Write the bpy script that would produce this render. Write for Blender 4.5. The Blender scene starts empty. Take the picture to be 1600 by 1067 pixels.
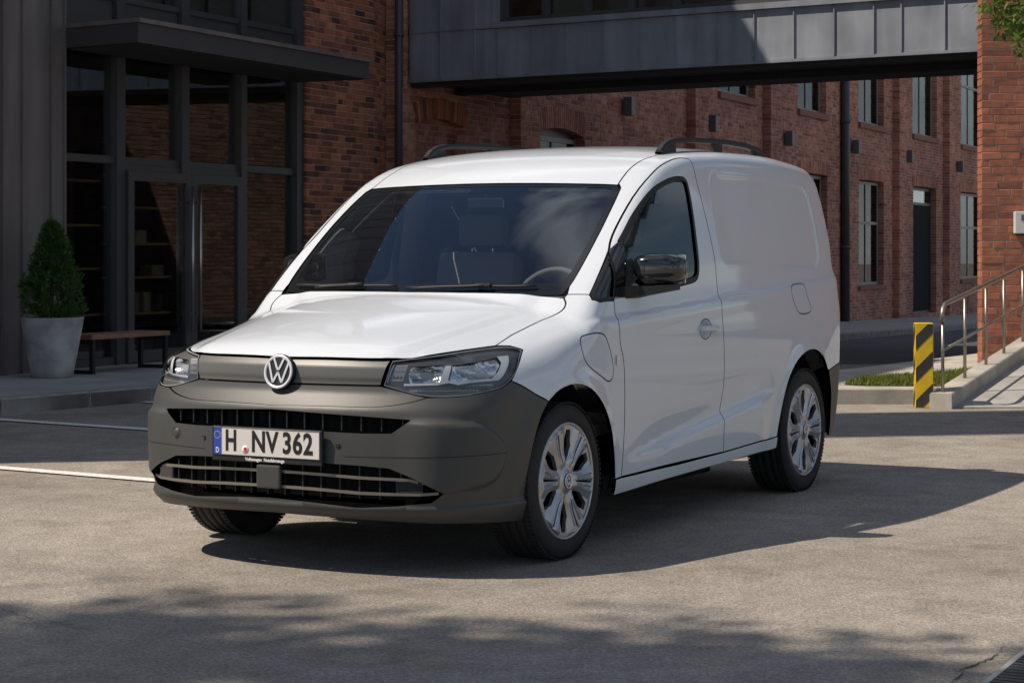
import bpy, bmesh, math, random
import numpy as np
from mathutils import Vector, Matrix
from mathutils.geometry import delaunay_2d_cdt
random.seed(7); rng = np.random.default_rng(7)
R_ = math.radians

# ================================================================ camera, sky, sun, exposure
scn = bpy.context.scene
COL = scn.collection
CAMP = (7.568, 4.814, 1.288); YAW = -2.63605
cd = bpy.data.cameras.new('camera'); cam = bpy.data.objects.new('camera', cd); COL.objects.link(cam)
cam.location = CAMP; cam.rotation_euler = (R_(90), 0, YAW-R_(90))
cd.lens = 72.0; cd.sensor_width = 36; cd.shift_y = -143.5/1600; cd.clip_start = .1; cd.clip_end = 3000
scn.camera = cam

LX, LY, LZ = -.50, .60, -1.0                   # direction the sunlight travels
SUN_EL = math.atan2(1, math.hypot(LX, LY)); SUN_AZ = math.atan2(-LY, -LX)   # azimuth of the sun, counter-clockwise from +x
world = bpy.data.worlds.new('World'); scn.world = world; world.use_nodes = True
nt = world.node_tree; nt.nodes.clear()
wo = nt.nodes.new('ShaderNodeOutputWorld'); bg = nt.nodes.new('ShaderNodeBackground'); sk = nt.nodes.new('ShaderNodeTexSky')
sk.sky_type = 'NISHITA'; sk.sun_disc = False; sk.sun_elevation = SUN_EL; sk.sun_rotation = R_(90)-SUN_AZ
sk.air_density = 1.0; sk.dust_density = .4; sk.ozone_density = 2.5
tc = nt.nodes.new('ShaderNodeTexCoord'); mp = nt.nodes.new('ShaderNodeMapping'); mp.inputs['Scale'].default_value = (1, 1, 2.2)
cn = nt.nodes.new('ShaderNodeTexNoise'); cn.inputs['Scale'].default_value = 2.6; cn.inputs['Detail'].default_value = 7; cn.inputs['Distortion'].default_value = .6
cr = nt.nodes.new('ShaderNodeValToRGB'); cr.color_ramp.elements[0].position = .48; cr.color_ramp.elements[1].position = .72
cr.color_ramp.elements[1].color = (.65, .65, .65, 1)
mx = nt.nodes.new('ShaderNodeMixRGB'); mx.inputs[2].default_value = (19, 19.4, 20, 1)
nt.links.new(tc.outputs['Generated'], mp.inputs[0]); nt.links.new(mp.outputs[0], cn.inputs[0]); nt.links.new(cn.outputs[0], cr.inputs[0])
nt.links.new(cr.outputs[0], mx.inputs[0]); nt.links.new(sk.outputs[0], mx.inputs[1]); nt.links.new(mx.outputs[0], bg.inputs[0])
bg.inputs[1].default_value = .068
nt.links.new(bg.outputs[0], wo.inputs[0])
sl = bpy.data.lights.new('sun', 'SUN'); sun = bpy.data.objects.new('sun', sl); COL.objects.link(sun)
sl.energy = 4.75; sl.angle = R_(.5); sl.color = (1.0, .875, .73)
sun.rotation_euler = Vector((-LX, -LY, -LZ)).to_track_quat('Z', 'Y').to_euler(); sun.location = (0, 0, 30)
scn.view_settings.view_transform = 'Standard'; scn.view_settings.look = 'None'
scn.view_settings.gamma = 1; scn.view_settings.exposure = 0.0; scn.view_settings.use_curve_mapping = False
scn.cycles.max_bounces = 8; scn.cycles.transparent_max_bounces = 12

# ================================================================ helpers
def mat(name, col=(.5, .5, .5), rough=.6, metal=0., coat=0., spec=.5, noise=None, bump=None):
    """noise=(scale, amount): gentle colour mottling; bump=(scale, strength, distance)"""
    m = bpy.data.materials.new(name); m.use_nodes = True
    n = m.node_tree; b = n.nodes['Principled BSDF']
    b.inputs['Base Color'].default_value = (*col, 1); b.inputs['Roughness'].default_value = rough
    b.inputs['Metallic'].default_value = metal; b.inputs['Coat Weight'].default_value = coat
    b.inputs['Coat Roughness'].default_value = .04; b.inputs['Specular IOR Level'].default_value = spec
    t = n.nodes.new('ShaderNodeTexCoord')
    if noise:
        a = n.nodes.new('ShaderNodeTexNoise'); a.inputs['Scale'].default_value = noise[0]; a.inputs['Detail'].default_value = 6
        n.links.new(t.outputs['Object'], a.inputs[0])
        mr = n.nodes.new('ShaderNodeMapRange'); mr.inputs[1].default_value = .3; mr.inputs[2].default_value = .7
        mr.inputs[3].default_value = 1-noise[1]; mr.inputs[4].default_value = 1+noise[1]
        n.links.new(a.outputs[0], mr.inputs[0])
        v = n.nodes.new('ShaderNodeVectorMath'); v.operation = 'SCALE'; v.inputs[0].default_value = col
        n.links.new(mr.outputs[0], v.inputs['Scale']); n.links.new(v.outputs[0], b.inputs['Base Color'])
        r2 = n.nodes.new('ShaderNodeMapRange'); r2.inputs[1].default_value = .3; r2.inputs[2].default_value = .7
        r2.inputs[3].default_value = max(0, rough-.08); r2.inputs[4].default_value = min(1, rough+.08)
        n.links.new(a.outputs[0], r2.inputs[0]); n.links.new(r2.outputs[0], b.inputs['Roughness'])
    if bump:
        a = n.nodes.new('ShaderNodeTexNoise'); a.inputs['Scale'].default_value = bump[0]; a.inputs['Detail'].default_value = 4
        n.links.new(t.outputs['Object'], a.inputs[0])
        bp = n.nodes.new('ShaderNodeBump'); bp.inputs['Strength'].default_value = bump[1]; bp.inputs['Distance'].default_value = bump[2]
        n.links.new(a.outputs[0], bp.inputs['Height']); n.links.new(bp.outputs[0], b.inputs['Normal'])
    return m

def glass_mat(name, tint=(.6, .65, .65), refl=1.0, rough=0.0, ior=1.5):
    m = bpy.data.materials.new(name); m.use_nodes = True; n = m.node_tree; n.nodes.clear()
    o = n.nodes.new('ShaderNodeOutputMaterial'); t = n.nodes.new('ShaderNodeBsdfTransparent'); t.inputs[0].default_value = (*tint, 1)
    g = n.nodes.new('ShaderNodeBsdfGlossy'); g.inputs['Roughness'].default_value = rough; g.inputs[0].default_value = (.9, .95, 1, 1)
    f_ = n.nodes.new('ShaderNodeFresnel'); f_.inputs[0].default_value = ior
    ml = n.nodes.new('ShaderNodeMath'); ml.operation = 'MULTIPLY'; ml.inputs[1].default_value = refl; ml.use_clamp = True
    x = n.nodes.new('ShaderNodeMixShader')
    n.links.new(f_.outputs[0], ml.inputs[0]); n.links.new(ml.outputs[0], x.inputs[0]); n.links.new(t.outputs[0], x.inputs[1]); n.links.new(g.outputs[0], x.inputs[2])
    n.links.new(x.outputs[0], o.inputs[0])
    return m

def thing(name, label, cat, loc=(0, 0, 0), rz=0, group=None):
    o = bpy.data.objects.new(name, None); COL.objects.link(o); o.empty_display_size = .3
    o.location = loc; o.rotation_euler = (0, 0, rz); o['label'] = label; o['category'] = cat
    if group: o['group'] = group
    return o
def tag(o, label=None, cat=None, group=None, kind=None):
    if label: o['label'] = label
    if cat: o['category'] = cat
    if group: o['group'] = group
    if kind: o['kind'] = kind
    return o
def link(name, me, parent=None, m=None, loc=None):
    o = bpy.data.objects.new(name, me); COL.objects.link(o)
    if m is not None and me is not None and len(me.materials) == 0: me.materials.append(m)
    if parent: o.parent = parent
    if loc is not None: o.location = loc
    return o

class MB:
    """collects shapes into one mesh"""
    def __init__(s): s.v = []; s.f = []; s.sm = []
    def add(s, vs, fs, smooth=False):
        k = len(s.v); s.v += [tuple(p) for p in vs]; s.f += [tuple(i+k for i in q) for q in fs]; s.sm += [smooth]*len(fs); return s
    def box(s, c, d, M=None, bev=0):
        """centre c, full size d, optional matrix applied, optional chamfer"""
        x, y, z = [q/2 for q in d]
        if bev:
            bm = bmesh.new(); bmesh.ops.create_cube(bm, size=1)
            for v in bm.verts: v.co = Vector((v.co.x*d[0], v.co.y*d[1], v.co.z*d[2]))
            bmesh.ops.bevel(bm, geom=bm.edges[:], offset=bev, segments=2, affect='EDGES', profile=.6)
            bm.verts.index_update()
            vs = [v.co+Vector(c) for v in bm.verts]; fs = [[v.index for v in f_.verts] for f_ in bm.faces]; bm.free()
        else:
            vs = [Vector((c[0]+a*x, c[1]+b*y, c[2]+e*z)) for a in (-1, 1) for b in (-1, 1) for e in (-1, 1)]
            fs = [(0, 1, 3, 2), (4, 6, 7, 5), (0, 4, 5, 1), (2, 3, 7, 6), (0, 2, 6, 4), (1, 5, 7, 3)]
        if M is not None: vs = [M @ p for p in vs]
        return s.add(vs, fs)
    def tube(s, pts, r, n=10, cap=True, smooth=True):
        pts = [Vector(p) for p in pts]; rr = r if isinstance(r, (list, tuple)) else [r]*len(pts)
        vs = []; fs = []; up = None
        for i, p in enumerate(pts):
            t = (pts[min(i+1, len(pts)-1)]-pts[max(i-1, 0)]).normalized()
            if up is None:
                up = Vector((0, 0, 1)) if abs(t.z) < .9 else Vector((1, 0, 0))
            a = t.cross(up).normalized(); b = a.cross(t).normalized(); up = b
            for k in range(n):
                th = 2*math.pi*k/n; vs.append(p+(a*math.cos(th)+b*math.sin(th))*rr[i])
        for i in range(len(pts)-1):
            for k in range(n):
                fs.append((i*n+k, i*n+(k+1) % n, (i+1)*n+(k+1) % n, (i+1)*n+k))
        s.add(vs, fs, smooth)
        if cap:
            k0 = len(s.v)-len(vs)
            s.f.append(tuple(k0+k for k in range(n))[::-1]); s.f.append(tuple(k0+(len(pts)-1)*n+k for k in range(n))); s.sm += [False]*2
        return s
    def lathe(s, prof, n=48, axis='y', c=(0, 0, 0), smooth=True, close=False):
        """prof: list of (radius, along axis)"""
        vs = []; fs = []
        for r, h in prof:
            for k in range(n):
                a = 2*math.pi*k/n; x, y = r*math.cos(a), r*math.sin(a)
                p = {'y': (x, h, y), 'z': (x, y, h), 'x': (h, x, y)}[axis]
                vs.append((p[0]+c[0], p[1]+c[1], p[2]+c[2]))
        m_ = len(prof)
        for i in range(m_ if close else m_-1):
            j = (i+1) % m_
            for k in range(n):
                q = (i*n+k, i*n+(k+1) % n, j*n+(k+1) % n, j*n+k)
                fs.append(q[::-1] if axis == 'y' else q)
        return s.add(vs, fs, smooth)
    def prism(s, poly, d0, d1, fn):
        """2D polygon extruded between depths d0, d1; fn(a,b,d)->xyz"""
        n = len(poly); vs = [fn(a, b, d0) for a, b in poly]+[fn(a, b, d1) for a, b in poly]
        fs = [tuple(range(n))[::-1], tuple(range(n, 2*n))]+[(i, (i+1) % n, n+(i+1) % n, n+i) for i in range(n)]
        return s.add(vs, fs)
    def mesh(s, name):
        me = bpy.data.meshes.new(name); me.from_pydata(s.v, [], s.f); me.polygons.foreach_set('use_smooth', s.sm); me.update()
        return me
    def build(s, name, m, parent=None, loc=None, fix=False):
        me = s.mesh(name)
        if fix:
            bm = bmesh.new(); bm.from_mesh(me); bmesh.ops.recalc_face_normals(bm, faces=bm.faces[:]); bm.to_mesh(me); bm.free()
        return link(name, me, parent, m, loc)

def text_mesh(txt, size, m, name, parent, fn, sx=1.0, depth=.0, bold=0.0, sp=1.0):
    """writing as real mesh; fn(a, b, d) -> xyz, centred on (0, 0)"""
    cu = bpy.data.curves.new('t', 'FONT'); cu.body = txt; cu.size = size; cu.align_x = 'CENTER'; cu.align_y = 'CENTER'; cu.extrude = depth
    cu.offset = bold; cu.resolution_u = 6; cu.space_character = sp
    ob = bpy.data.objects.new('t', cu); COL.objects.link(ob); dg = bpy.context.evaluated_depsgraph_get()
    me = bpy.data.meshes.new_from_object(ob.evaluated_get(dg)); bpy.data.objects.remove(ob); bpy.data.curves.remove(cu)
    for v in me.vertices: v.co = Vector(fn(v.co.x*sx, v.co.y, v.co.z))
    me.materials.clear(); me.name = name
    return link(name, me, parent, m)
# ---------------------------------------------------------------- van body surface (implicit, metres, x forward, y left, z up)
def pch(xs, ys):
    xs = np.array(xs, float); ys = np.array(ys, float)
    o = np.argsort(xs); xs = xs[o]; ys = ys[o]
    h = np.diff(xs); d = np.diff(ys)/h
    m = np.zeros(len(xs)); m[0] = d[0]; m[-1] = d[-1]
    for i in range(1, len(xs)-1):
        if d[i-1]*d[i] > 0:
            w1 = 2*h[i]+h[i-1]; w2 = h[i]+2*h[i-1]
            m[i] = (w1+w2)/(w1/d[i-1]+w2/d[i])
    def f(x):
        x = np.clip(x, xs[0], xs[-1])
        i = np.clip(np.searchsorted(xs, x)-1, 0, len(xs)-2)
        t = (x-xs[i])/h[i]
        return ((2*t**3-3*t**2+1)*ys[i]+(t**3-2*t**2+t)*h[i]*m[i]+(-2*t**3+3*t**2)*ys[i+1]+(t**3-t**2)*h[i]*m[i+1])
    return f

def sst(a, b, x):
    t = np.clip((x-a)/(b-a), 0, 1)
    return t*t*(3-2*t)

def smax(a, b, k):
    h = np.maximum(k-np.abs(a-b), 0)/k
    return np.maximum(a, b)+h*h*k*.25

_wz = pch([.18, .26, .40, .55, .75, .90, 1.0, 1.10, 1.25, 1.40, 1.55, 1.70, 1.80],
          [.84, .868, .885, .898, .908, .910, .904, .890, .868, .843, .815, .781, .755])
_wx = pch([-3.7, -3.4, -3.0, -2.4, -1.4, -.4, 0.0, .3, .5, .7, .9],
          [-.085, -.045, -.014, 0, .004, 0, -.006, -.024, -.05, -.10, -.17])
_belt = lambda x: .985-.052*(x+.45)+0*x
def W(x, z):
    w = _wz(z)+_wx(x)
    # shoulder crease: a small ledge running the length of the side
    s = z-(_belt(x))
    w = w-.010*sst(-.004, .022, s)*(1-sst(.05, .22, s))+.004*np.exp(-((s+.03)/.035)**2)
    # lower crease on door and rear side
    zc = .40+.115*(-.65-x)
    zc = np.clip(zc, .3, .62)
    s2 = z-zc
    act = sst(-.55, -1.0, x)*(1-sst(-2.05, -2.35, x))
    w = w+act*(.020*sst(.0, -.055, s2)-.011*np.where(s2 > 0, np.exp(-(s2/.085)**2), np.exp(-(s2/.03)**2)))
    # wheel arch flares
    for cx in (0.0, -2.755):
        r = np.sqrt((x-cx)**2+(z-.33)**2)
        fl = np.exp(-((r-.40)/.055)**2)
        fl = np.where(r < .40, 1.0, fl)
        w = w+.016*fl*sst(.2, .3, z)*(1-sst(.80, .9, z))
    return w

_nx = pch([.15, .23, .27, .33, .40, .50, .60, .655, .70, .73, .80, .87, .95, 1.1],
          [.70, .80, .855, .878, .876, .873, .866, .850, .822, .806, .796, .782, .74, .60])
def Fx(y, z):
    ay = np.abs(y)
    x = _nx(z)-.20*ay**2-.16*ay**4
    # tail side only
    return x

_tc = pch([.80, .74, .66, .5, .3, .1, -.08, -.155, -.20, -.30, -.50, -.70, -.85, -.93, -1.05, -1.25, -1.55, -2.0, -2.5, -3.0, -3.35, -3.6],
          [.850, .885, .915, .955, .998, 1.036, 1.068, 1.082, 1.108, 1.190, 1.345, 1.490, 1.588, 1.634, 1.688, 1.748, 1.796, 1.822, 1.828, 1.805, 1.772, 1.72])
_drop = pch([.8, .3, -.1, -.22, -.5, -.9, -1.2, -2, -3.6], [.10, .105, .085, .075, .066, .060, .045, .05, .055])
def T(x, y):
    a = np.abs(y)/.75
    return _tc(x)-_drop(x)*(a**2*.6+.4*a**4)
_ks = pch([.8, .4, 0, -.25, -.5, -.9, -1.2, -1.6, -3.6], [.12, .12, .10, .07, .055, .055, .06, .065, .09])
_slope = pch([.8, 0, -.16, -.22, -.3, -.85, -1.0, -1.3, -2, -3.6], [.25, .2, .3, .7, .75, .7, .5, .2, .02, .05])
_rx = pch([.2, .45, .8, 1.1, 1.5, 1.72, 1.85], [-3.52, -3.54, -3.54, -3.52, -3.46, -3.39, -3.31])
def f(p):
    x, y, z = p[..., 0], p[..., 1], p[..., 2]
    side = np.abs(y)-W(x, z)
    top = (z-T(x, y))/np.sqrt(1+_slope(x)**2)
    fr = (x-Fx(y, z))/1.05
    re = (_rx(z)+.10*np.abs(y)**3-x)
    g = smax(side, top, _ks(x))
    g = smax(g, fr, .16*(1-.55*sst(.74, .86, z)))
    g = smax(g, re, .16)
    g = smax(g, .17-z, .06)
    return g

def grad(p, e=.0015):
    g = np.zeros_like(p)
    for i in range(3):
        d = np.zeros(3); d[i] = e
        g[..., i] = f(p+d)-f(p-d)
    return g/np.maximum(np.linalg.norm(g, axis=-1, keepdims=True), 1e-9)

def march(o, d, L=3.0, n=160):
    o = np.atleast_2d(np.array(o, float)); d = np.atleast_2d(np.array(d, float))
    ts = np.linspace(0, L, n)
    P = o[:, None, :]+d[:, None, :]*ts[None, :, None]
    v = f(P) < 0
    hit = v.any(1)
    k = np.where(hit, v.argmax(1), n-1); k = np.maximum(k, 1)
    a = ts[k-1]; b = ts[k]
    for _ in range(22):
        m = (a+b)/2
        neg = f(o+d*m[:, None]) < 0
        b = np.where(neg, m, b); a = np.where(neg, a, m)
    if not hit.all():      # ray misses: fall back to the point of least f
        vv = f(P); kk = vv.argmin(1)
        b = np.where(hit, b, ts[kk])
    return o+d*b[:, None]

_A = math.radians(25); _B = math.radians(38)
XP, YP, RC = .30, .42, .55
SC = YP+RC*math.pi/2
def dom_ray(dom, uv):
    uv = np.array(uv, float); n = len(uv); z0 = np.zeros(n)
    a, b = uv[:, 0], uv[:, 1]
    if dom == 'side':
        o = np.stack([a, -b*math.sin(_A)+2*math.cos(_A), b*math.cos(_A)+2*math.sin(_A)], 1)
        d = np.tile([0, -math.cos(_A), -math.sin(_A)], (n, 1)); L = 2.2
    elif dom == 'top':
        o = np.stack([a, b, z0+2.2], 1); d = np.tile([0, 0, -1.], (n, 1)); L = 2.2
    elif dom == 'hood':
        o = np.stack([a*math.cos(_B)+1.5*math.sin(_B), b, -a*math.sin(_B)+1.5*math.cos(_B)], 1); d = np.tile([-math.sin(_B), 0, -math.cos(_B)], (n, 1)); L = 2.2
    elif dom == 'front':
        o = np.stack([z0+1.5, a, b], 1); d = np.tile([-1., 0, 0], (n, 1)); L = 2.0
    elif dom == 'rear':
        o = np.stack([z0-4.2, a, b], 1); d = np.tile([1., 0, 0], (n, 1)); L = 2.0
    elif dom == 'wrap':
        s = np.abs(a); sg = np.where(a < 0, -1., 1.)
        th = np.clip((s-YP)/RC, 0, math.pi/2)
        py = np.where(s < YP, s, YP); px = np.where(s > SC, XP-(s-SC), XP)
        dx, dy = np.cos(th), np.sin(th)
        o = np.stack([px+dx*1.2, sg*(py+dy*1.2), b], 1)
        d = np.stack([-dx, -sg*dy, z0], 1); L = 1.15
    return o, d, L

def to_dom(dom, P):
    P = np.array(P, float)
    x, y, z = P[:, 0], P[:, 1], P[:, 2]
    if dom == 'side': return np.stack([x, -y*math.sin(_A)+z*math.cos(_A)], 1)
    if dom == 'hood': return np.stack([x*math.cos(_B)-z*math.sin(_B), y], 1)
    if dom == 'top': return np.stack([x, y], 1)
    if dom in ('front', 'rear'): return np.stack([y, z], 1)
    ay = np.abs(y); sg = np.where(y < 0, -1., 1.)
    th = np.arctan2(np.maximum(ay-YP, 0), np.maximum(x-XP, 0)+1e-9)
    s = np.where(x < XP, SC+(XP-x), np.where(ay < YP, ay, YP+RC*th))
    return np.stack([s*sg, z], 1)

def snap(pts):
    P = np.array(pts, float)
    for _ in range(8): P = P-grad(P)*f(P)[:, None]
    return [tuple(p) for p in P]
def spl(pts, k=3):
    """open Catmull-Rom through the points, then snapped to the skin"""
    P = np.array(pts, float); P = np.vstack([2*P[0]-P[1], P, 2*P[-1]-P[-2]]); out = []
    for i in range(1, len(P)-2):
        for j in range(k):
            t = j/k; a, b, c, d = P[i-1:i+3]
            out.append(.5*((2*b)+(c-a)*t+(2*a-5*b+4*c-d)*t*t+(3*b-a-3*c+d)*t**3))
    out.append(P[-2]); return snap(out)
# ================================================================ the van
M = {}
M['paint'] = mat('white_paint', (.66, .705, .765), .6, coat=1.0, spec=.15, noise=(3, .015))
M['plastic'] = mat('grey_plastic', (.056, .057, .055), .46, bump=(900, .25, .0006))
M['plastic2'] = mat('grille_plastic', (.112, .113, .106), .42, bump=(700, .2, .0005))
M['black'] = mat('black_plastic', (.012, .012, .013), .55)
M['gloss'] = mat('gloss_black', (.008, .008, .010), .12, coat=1)
M['rubber'] = mat('tyre_rubber', (.018, .018, .019), .78, noise=(30, .2), bump=(260, .3, .001))
M['silver'] = mat('silver_cap', (.44, .455, .49), .33, metal=.8)
M['chrome'] = mat('chrome', (.8, .8, .82), .18, metal=.9)
M['bronze'] = mat('grille_bar', (.24, .225, .19), .35, metal=.5)
M['dark'] = mat('dark_void', (.004, .004, .004), .9)
M['glass'] = glass_mat('window_glass', (.92, .94, .93), 2.3)
M['lens'] = glass_mat('lamp_lens', (.95, .955, .95), .7)
M['sideglass'] = glass_mat('side_glass', (.78, .82, .79), 1.0)
M['trim'] = mat('cabin_trim', (.11, .11, .115), .8)
M['seat'] = mat('seat_cloth', (.22, .22, .23), .95, bump=(300, .4, .002))
M['grey'] = mat('cabin_grey', (.5, .5, .48), .7)
M['plate'] = mat('plate_white', (.74, .70, .66), .35)
M['blue'] = mat('plate_blue', (.02, .07, .42), .35)
M['red'] = mat('seal_red', (.6, .02, .02), .4)
M['yellow'] = mat('star_yellow', (.8, .6, .05), .4)
M['ink'] = mat('plate_ink', (.012, .012, .012), .4)
M['white'] = mat('print_white', (.8, .8, .8), .5)
M['frit'] = mat('glass_border', (.010, .011, .012), .10, coat=.5)

M['steel2'] = mat('fog_glass', (.12, .12, .13), .15, metal=.6)
M['lampgrey'] = mat('lamp_grey', (.40, .405, .41), .38, metal=.2)
M['flute'] = mat('lamp_reflector', (.75, .76, .78), .16, metal=1, bump=(55, .35, .008))
M['drl'] = mat('clear_white', (.85, .87, .9), .2, coat=1)
M['mask'] = mat('lamp_mask', (.15, .152, .155), .35, metal=.3)
M['badge'] = mat('badge_silver', (.86, .87, .89), .32, metal=.45)
GAP = .0050
def resample(poly, step):
    out = []; n = len(poly)
    for i in range(n):
        a, b = np.array(poly[i]), np.array(poly[(i+1) % n]); L = np.linalg.norm(b-a); k = max(1, int(math.ceil(L/step)))
        for j in range(k): out.append(a+(b-a)*j/k)
    return np.array(out)
def chaikin(poly, sharp, it=2):
    """round the outline except at the corners listed in sharp"""
    pts = [(np.array(p, float), (i in sharp)) for i, p in enumerate(poly)]
    for _ in range(it):
        o = []; n = len(pts)
        for i in range(n):
            p, s_ = pts[i]
            if s_: o.append((p, True)); continue
            a = pts[i-1][0]; b = pts[(i+1) % n][0]
            o.append((p*.75+a*.25, False)); o.append((p*.75+b*.25, False))
        pts = o
    return np.array([p for p, _ in pts])
def area2(p): x, y = p[:, 0], p[:, 1]; return (x*np.roll(y, -1)-y*np.roll(x, -1)).sum()/2
def shrink(p, d):
    if area2(p) < 0: d = -d
    a = np.roll(p, 1, 0); b = np.roll(p, -1, 0)
    e1 = p-a; e2 = b-p
    e1 /= np.maximum(np.linalg.norm(e1, axis=1, keepdims=True), 1e-9); e2 /= np.maximum(np.linalg.norm(e2, axis=1, keepdims=True), 1e-9)
    n1 = np.stack([-e1[:, 1], e1[:, 0]], 1); n2 = np.stack([-e2[:, 1], e2[:, 0]], 1)
    n = n1+n2; n /= np.maximum(np.linalg.norm(n, axis=1, keepdims=True), 1e-9)
    c = np.maximum((n*n1).sum(1, keepdims=True), .5)
    return p+n*d/c
def inside(pts, poly):
    x, y = pts[:, 0][:, None], pts[:, 1][:, None]; px, py = poly[:, 0][None], poly[:, 1][None]; qx, qy = np.roll(poly[:, 0], -1)[None], np.roll(poly[:, 1], -1)[None]
    c = ((py > y) != (qy > y)) & (x < (qx-px)*(y-py)/np.where(qy == py, 1e-12, qy-py)+px)
    return c.sum(1) % 2 == 1
def dist_poly(pts, poly):
    out = np.full(len(pts), 1e9)
    for i in range(len(poly)):
        a = poly[i]; b = poly[(i+1) % len(poly)]; ab = b-a; L = (ab@ab)+1e-12
        t = np.clip(((pts-a)@ab)/L, 0, 1); out = np.minimum(out, np.linalg.norm(pts-(a+t[:, None]*ab), axis=1))
    return out
def tri2d(outer, holes, res):
    loops = [outer]+holes
    lo, hi = outer.min(0), outer.max(0)
    xs = np.arange(lo[0]+res*.31, hi[0], res); ys = np.arange(lo[1]+res*.27, hi[1], res)
    g = np.stack(np.meshgrid(xs, ys), -1).reshape(-1, 2)
    k = inside(g, outer)
    for h in holes: k &= ~inside(g, h)
    g = g[k]
    d = dist_poly(g, outer)
    for h in holes: d = np.minimum(d, dist_poly(g, h))
    g = g[d > res*.45]
    P = []; E = []
    for l in loops:
        k0 = len(P); n = len(l); P += [tuple(q) for q in l]; E += [(k0+i, k0+(i+1) % n) for i in range(n)]
    nb = len(P); P += [tuple(q) for q in g]
    r = delaunay_2d_cdt([Vector(p) for p in P], E, [], 0, 1e-7)
    V = np.array([tuple(v) for v in r[0]]); Fc = np.array([tuple(t) for t in r[2] if len(t) == 3])
    c = V[Fc].mean(1); keep = inside(c, outer)
    for h in holes: keep &= ~inside(c, h)
    Fc = Fc[keep]
    a = V[Fc[:, 0]]; b = V[Fc[:, 1]]; q = V[Fc[:, 2]]
    s = (b[:, 0]-a[:, 0])*(q[:, 1]-a[:, 1])-(b[:, 1]-a[:, 1])*(q[:, 0]-a[:, 0])
    Fc[s < 0] = Fc[s < 0][:, ::-1]
    Fc = Fc[np.abs(s) > 1e-12]
    orig = r[3]
    loopidx = []
    inv = {}
    for i, o_ in enumerate(orig):
        for q_ in o_: inv[q_] = i
    k0 = 0
    for l in loops:
        loopidx.append([inv[k0+i] for i in range(len(l)) if (k0+i) in inv]); k0 += len(l)
    return V, Fc, loopidx

FLIP = {'side': True, 'top': False, 'front': False, 'rear': True, 'wrap': False}
def patch(name, dom, outer, m, parent, holes=(), res=.03, off=0.0, disp=None, sharp=None, hsharp=None, gap=GAP, flange=.016, mirror=False, both=False, raw=False, it=2, label=None):
    """panel of the body skin: outline (3D points near the skin) cut out of the implicit surface with folded edges"""
    def prep(pl, sh, g):
        q = to_dom(dom, pl) if not raw else np.array(pl, float)
        q = chaikin(q, sh if sh is not None else range(len(q)), it if sh is not None else 0)
        q = resample(q, res*.6)
        d = np.linalg.norm(q-np.roll(q, 1, 0), axis=1); q = q[d > 1e-5]
        return shrink(q, g) if g else q
    o2 = prep(outer, sharp, gap/2)
    hs = [prep(h, (hsharp[i] if hsharp else None), -gap/2) for i, h in enumerate(holes)]
    V, Fc, loops = tri2d(o2, hs, res)
    def pos(uv):
        o, d, L = dom_ray(dom, uv); p = march(o, d, L, 90)
        n_ = grad(p); dd = off+(disp(uv) if disp is not None else 0)
        return p+n_*(np.ones(len(p))*dd)[:, None], n_
    P, N = pos(V)
    if disp is not None:
        e = .0022
        pa, _ = pos(V+np.array([e, 0])); pb, _ = pos(V-np.array([e, 0])); pc, _ = pos(V+np.array([0, e])); pd, _ = pos(V-np.array([0, e]))
        n2 = np.cross(pa-pb, pc-pd); n2 /= np.maximum(np.linalg.norm(n2, axis=1, keepdims=True), 1e-12)
        s = np.sign((n2*N).sum(1, keepdims=True)); N = n2*s
    # orient by normal
    fn = np.cross(P[Fc[:, 1]]-P[Fc[:, 0]], P[Fc[:, 2]]-P[Fc[:, 0]]); flip = (fn*N[Fc].mean(1)).sum(1) < 0
    Fc[flip] = Fc[flip][:, ::-1]
    verts = list(P); norms = list(N); faces = [tuple(t) for t in Fc]
    if flange:
        for lp in loops:
            n = len(lp); k0 = len(verts)
            cen = P[lp]
            for i in range(n):
                t = cen[(i+1) % n]-cen[i-1]; t /= max(np.linalg.norm(t), 1e-9)
                w_ = np.cross(t, N[lp[i]])
                verts.append(cen[i]+0*w_); norms.append(w_)
            for i in range(n): verts.append(cen[i]-N[lp[i]]*flange); norms.append(norms[k0+i])
            # choose side so that the fold faces outwards
            for i in range(n):
                j = (i+1) % n; faces.append((k0+i, k0+j, k0+n+j, k0+n+i))
    verts = np.array(verts); norms = np.array(norms)
    def mk(mir):
        v = verts.copy(); nn = norms.copy(); fs = faces
        if mir: v[:, 1] *= -1; nn[:, 1] *= -1; fs = [t[::-1] for t in fs]
        me = bpy.data.meshes.new(name); me.from_pydata([tuple(q) for q in v], [], fs)
        me.polygons.foreach_set('use_smooth', [True]*len(fs))
        me.normals_split_custom_set_from_vertices([tuple(q) for q in nn]); me.update()
        o = link(name, me, parent, m)
        if label: o['label'] = label
        return o
    if both: return [mk(False), mk(True)]
    return mk(mirror)

van = thing('cargo_van', 'white panel van with dark grey plastic bumper parked on the asphalt', 'van')
SYM = lambda pts: [tuple(p) for p in pts]+[(p[0], -p[1], p[2]) for p in pts[::-1] if abs(p[1]) > 1e-4]

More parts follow.
